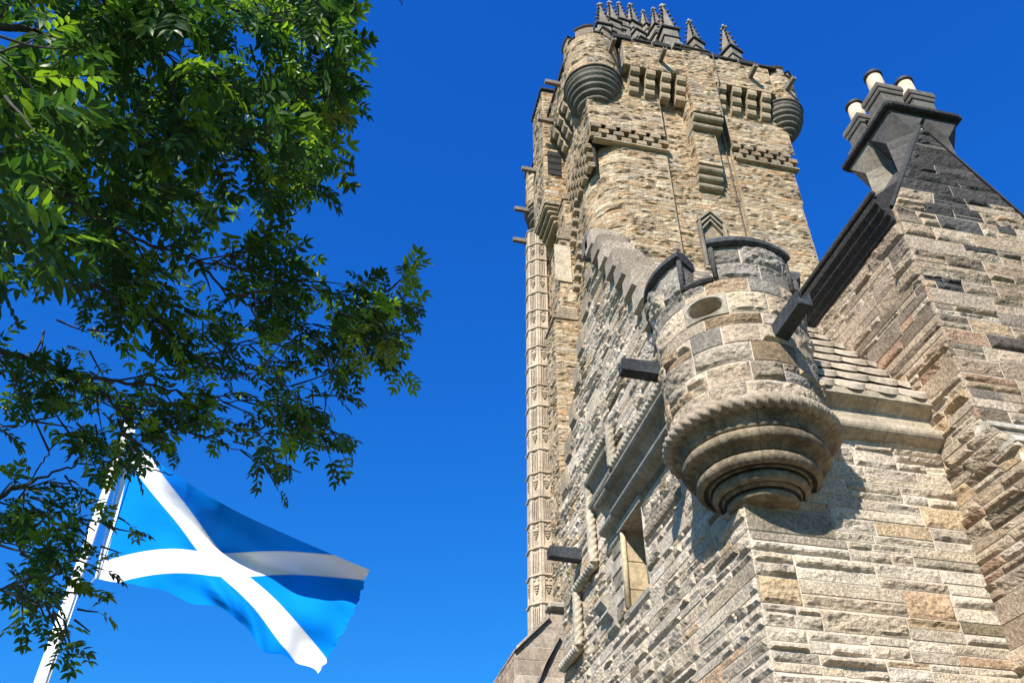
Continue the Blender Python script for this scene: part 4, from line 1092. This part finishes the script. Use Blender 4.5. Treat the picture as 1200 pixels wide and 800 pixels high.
# trunk and limbs outside the frame to the left
T0 = Vector((-5.2, 4.6, 0))
tk = MB(); pts = [T0+Vector((0, 0, -.1)), T0+Vector((.02, 0, .4)), T0+Vector((.1, .05, 1.8)), T0+Vector((.05, .1, 3.4)), T0+Vector((.25, .1, 5.0)), T0+Vector((.2, .3, 7.0)), T0+Vector((.4, .3, 8.6))]
tk.tube(pts, [.36, .27, .235, .21, .18, .13, .06], 18); 
def A(x, y, D): p = at(x, y, D); return (p.x, p.y, p.z)
limb = [
 ([T0+Vector((.1, .05, 3.2)), (-3.9, 5.2, 4.1), A(-60, 590, 6.3), A(20, 570, 6.2), A(90, 545, 6.1), A(150, 545, 6.0), A(205, 556, 5.9)], .05, .004),
 ([T0+Vector((.1, .05, 3.5)), (-3.9, 5.0, 4.2), A(-90, 660, 6.0), A(-10, 635, 5.9), A(60, 645, 5.9), A(105, 655, 5.8)], .04, .004),
 ([T0+Vector((.1, .1, 4.0)), (-3.8, 4.9, 5.0), A(-80, 400, 6.0), A(0, 412, 6.0), A(100, 440, 6.1), A(190, 455, 6.2), A(270, 470, 6.3), A(330, 472, 6.4), A(390, 505, 6.5)], .06, .005),
 ([T0+Vector((.1, .1, 4.4)), (-3.7, 4.5, 5.6), A(-80, 250, 5.6), A(40, 290, 5.7), A(110, 335, 5.8), A(180, 372, 6.0), A(250, 400, 6.2), A(330, 405, 6.4), A(400, 415, 6.6)], .06, .005),
 ([T0+Vector((.2, .1, 5.0)), (-3.6, 4.2, 6.3), A(-60, 150, 5.6), A(50, 215, 5.7), A(140, 270, 5.9), A(230, 305, 6.1), A(330, 325, 6.3), A(390, 345, 6.5), A(452, 350, 6.7)], .055, .004),
 ([T0+Vector((.2, .2, 5.6)), (-3.4, 3.8, 7.0), A(-40, 20, 5.6), A(60, 45, 5.7), A(150, 90, 5.9), A(230, 150, 6.1), A(300, 190, 6.2), A(345, 212, 6.3)], .055, .004),
 ([T0+Vector((.2, .2, 6.2)), (-3.2, 3.4, 7.5), A(60, -60, 5.8), A(140, 20, 5.8), A(220, 80, 6.0), A(290, 108, 6.1), A(370, 116, 6.2)], .05, .004),
 ([T0+Vector((.2, .2, 6.6)), (-3.0, 3.2, 8.0), A(150, -70, 6.2), A(240, -10, 6.3), A(310, 30, 6.3), A(368, 48, 6.4)], .05, .004),
 ([A(100, 440, 6.1), A(150, 490, 6.2), A(200, 500, 6.2), A(260, 520, 6.2), A(330, 545, 6.3)], .012, .003),
 ([A(180, 372, 6.0), A(240, 430, 6.1), A(300, 445, 6.2), A(380, 460, 6.4)], .012, .003),
 ([A(230, 305, 6.1), A(280, 350, 6.3), A(340, 375, 6.4), A(405, 385, 6.5), A(445, 392, 6.6)], .012, .003),
 ([A(20, 590, 6.2), A(40, 555, 6.2), A(68, 515, 6.2)], .009, .005),
 ([A(68, 515, 6.2), A(90, 505, 6.2), A(110, 515, 6.15)], .006, .003),
 ([A(-20, 690, 5.9), A(30, 690, 5.9), A(80, 730, 5.8)], .01, .003),
 ([A(330, -60, 5.5), A(420, -40, 5.6), A(455, -25, 5.6), A(472, 8, 5.6)], .012, .003),
 ([A(0, 412, 6.0), A(-20, 480, 5.9), A(10, 500, 5.9), A(35, 495, 5.9)], .01, .003),
]
BP = []
for c, r0, r1 in limb: BP.append(branch([tuple(q) for q in c], r0, r1))
DENSE = [(-60, -60), (362, -60), (372, 20), (368, 60), (360, 95), (375, 115), (350, 150), (340, 180), (334, 225), (312, 235), (315, 300), (290, 320), (200, 320), (100, 330), (-60, 330)]
def inpoly(x, y, P):
    r = False; n = len(P)
    for i in range(n):
        (x1, y1), (x2, y2) = P[i], P[(i+1) % n]
        if (y1 > y) != (y2 > y) and x < (x2-x1)*(y-y1)/(y2-y1)+x1: r = not r
    return r
# foliage carried by the outer reaches of each limb
for bi, P in enumerate(BP):
    if bi == 14: continue
    m = len(P); s0 = .33 if bi < 8 else .15
    for i in range(int(m*s0), m, 3 if bi in (2, 3, 8, 9, 10) else 2):
        if bi in (0, 1, 11) and rnd.random() < .7: continue
        if bi == 12: k_ = 2
        d = (P[min(i+1, m-1)]-P[i-1]).normalized(); o = (d*.7+d.cross(rv()).normalized()*.8).normalized()
        spray(P[i], o, .16+.2*rnd.random(), 3 if bi < 8 else 2, (.72 if bi > 3 and bi < 8 else .52)+.22*rnd.random())
    spray(P[-1], P[-1]-P[-2], .16, 3, .6)
# body of the crown: sprays through a deep volume
cnt = 0
while cnt < 145:
    x = rnd.uniform(-60, 400); y = rnd.uniform(-60, 325)
    if not inpoly(x, y, DENSE): continue
    if any((x-gx)**2+(y-gy)**2 < gr*gr for gx, gy, gr in GAPS): continue
    D = rnd.uniform(5.2, 8.0) if x > 60 else rnd.uniform(4.2, 8.0)
    p = at(x, y, D); d = Vector((.75, .5, -.1))+rv()*.9
    spray(p, d, .3, 4, (.6+.55*rnd.random()**1.5), twig=cnt % 2 == 0); cnt += 1
LOWER = [(0, 330), (330, 310), (400, 330), (440, 370), (400, 420), (385, 460), (395, 510), (340, 540), (270, 520), (200, 520), (150, 490), (70, 465), (0, 450)]
cnt = 0
while cnt < 64:
    x = rnd.uniform(0, 440); y = rnd.uniform(310, 545)
    if not inpoly(x, y, LOWER) or any((x-gx)**2+(y-gy)**2 < gr*gr for gx, gy, gr in GAPS+[(150, 410, 28), (130, 385, 20)]): continue
    p = at(x, y, rnd.uniform(5.6, 7.2)); spray(p, Vector((.8, .4, -.1))+rv()*.9, .20, 2, .45+.25*rnd.random()); cnt += 1
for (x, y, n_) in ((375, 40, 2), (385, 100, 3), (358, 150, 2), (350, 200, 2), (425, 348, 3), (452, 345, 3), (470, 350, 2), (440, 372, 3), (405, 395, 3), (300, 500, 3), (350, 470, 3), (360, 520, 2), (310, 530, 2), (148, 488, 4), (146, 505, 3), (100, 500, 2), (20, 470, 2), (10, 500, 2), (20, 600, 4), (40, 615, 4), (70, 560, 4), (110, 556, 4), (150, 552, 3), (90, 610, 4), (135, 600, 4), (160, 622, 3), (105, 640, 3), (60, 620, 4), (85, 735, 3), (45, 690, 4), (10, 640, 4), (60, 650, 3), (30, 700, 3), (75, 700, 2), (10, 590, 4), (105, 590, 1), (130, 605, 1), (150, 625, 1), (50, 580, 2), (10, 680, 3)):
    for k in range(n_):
        yg = (.14*(.8+.5*rnd.random()), .24*(.8+.5*rnd.random()), .02) if (x > 400 or (x > 370 and y < 120)) and rnd.random() < .7 else None  # sunlit look of the outer tips, put into the leaf colour
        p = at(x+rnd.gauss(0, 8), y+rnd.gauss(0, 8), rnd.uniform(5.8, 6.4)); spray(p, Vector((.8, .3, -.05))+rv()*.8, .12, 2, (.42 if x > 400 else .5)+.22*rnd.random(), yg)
# the rest of the crown, above and beside the frame
cnt = 0
while cnt < 150:
    p = Vector((rnd.uniform(-7.6, -1.0), rnd.uniform(-.5, 7.2), rnd.uniform(4.2, 10.6)))
    e = ((p.x+4.4)/3.4)**2+((p.y-3.4)/3.9)**2+((p.z-7.6)/3.2)**2
    if e > 1: continue
    q = CAMR.transposed() @ (p-Vector((0, 0, 1.6)))
    if q.z < 0:
        ix = 600+1006.58*q.x/-q.z; iy = 400-1006.58*q.y/-q.z
        if -40 < ix < 1300 and -40 < iy < 900: continue
    spray(p, (p-Vector((-4.8, 4, 6.5)))+rv(), .45, 5, 1.35, twig=False); cnt += 1
for k in range(26):
    a = rnd.uniform(0, 6.28); e = Vector((-4.6+2.6*math.cos(a)*rnd.random(), 3.2+2.6*math.sin(a)*rnd.random(), rnd.uniform(6.5, 9.6)))
    q = CAMR.transposed() @ (e-Vector((0, 0, 1.6)))
    if q.z < 0 and -40 < 600+1006.58*q.x/-q.z < 1300: continue
    s_ = T0+Vector((.2, .2, rnd.uniform(4, 7))); branch([tuple(s_), tuple(s_.lerp(e, .5)+Vector((0, 0, .3))), tuple(e)], .04, .008, n=6)
M_bark = flat_mat('ash_bark', (.055, .048, .038), .9, 0, .5, 25, .8)
tk.build('trunk', M_bark, tree); br.build('branches', M_bark, tree)
off = Vector((-5.2, 4.6, 0))
me = bpy.data.meshes.new('crown'); me.from_pydata([tuple(v-off) for v in LV], [], LF)
atc = me.color_attributes.new('tint', 'FLOAT_COLOR', 'CORNER')
atc.data.foreach_set('color', np.repeat(np.concatenate([np.array(LC), np.ones((len(LC), 1))], 1), 3, axis=0).ravel())
m, N, L, P = new_mat('ash_leaf')
a_ = N.new('ShaderNodeAttribute'); a_.attribute_name = 'tint'; L.new(a_.outputs['Color'], P.inputs['Base Color']); P.inputs['Roughness'].default_value = .42; P.inputs['Specular IOR Level'].default_value = .35
tr = N.new('ShaderNodeBsdfTranslucent'); sc_ = N.new('ShaderNodeVectorMath'); sc_.operation = 'MULTIPLY'; sc_.inputs[1].default_value = (2.4, 2.3, 1.0); L.new(a_.outputs['Color'], sc_.inputs[0]); L.new(sc_.outputs[0], tr.inputs[0])
ms = N.new('ShaderNodeMixShader'); ms.inputs[0].default_value = .35; L.new(P.outputs[0], ms.inputs[1]); L.new(tr.outputs[0], ms.inputs[2]); L.new(ms.outputs[0], N['Material Output'].inputs[0])
me.materials.append(m); co = bpy.data.objects.new('crown', me); col.objects.link(co); co.parent = tree
print('leaf faces', len(LF))
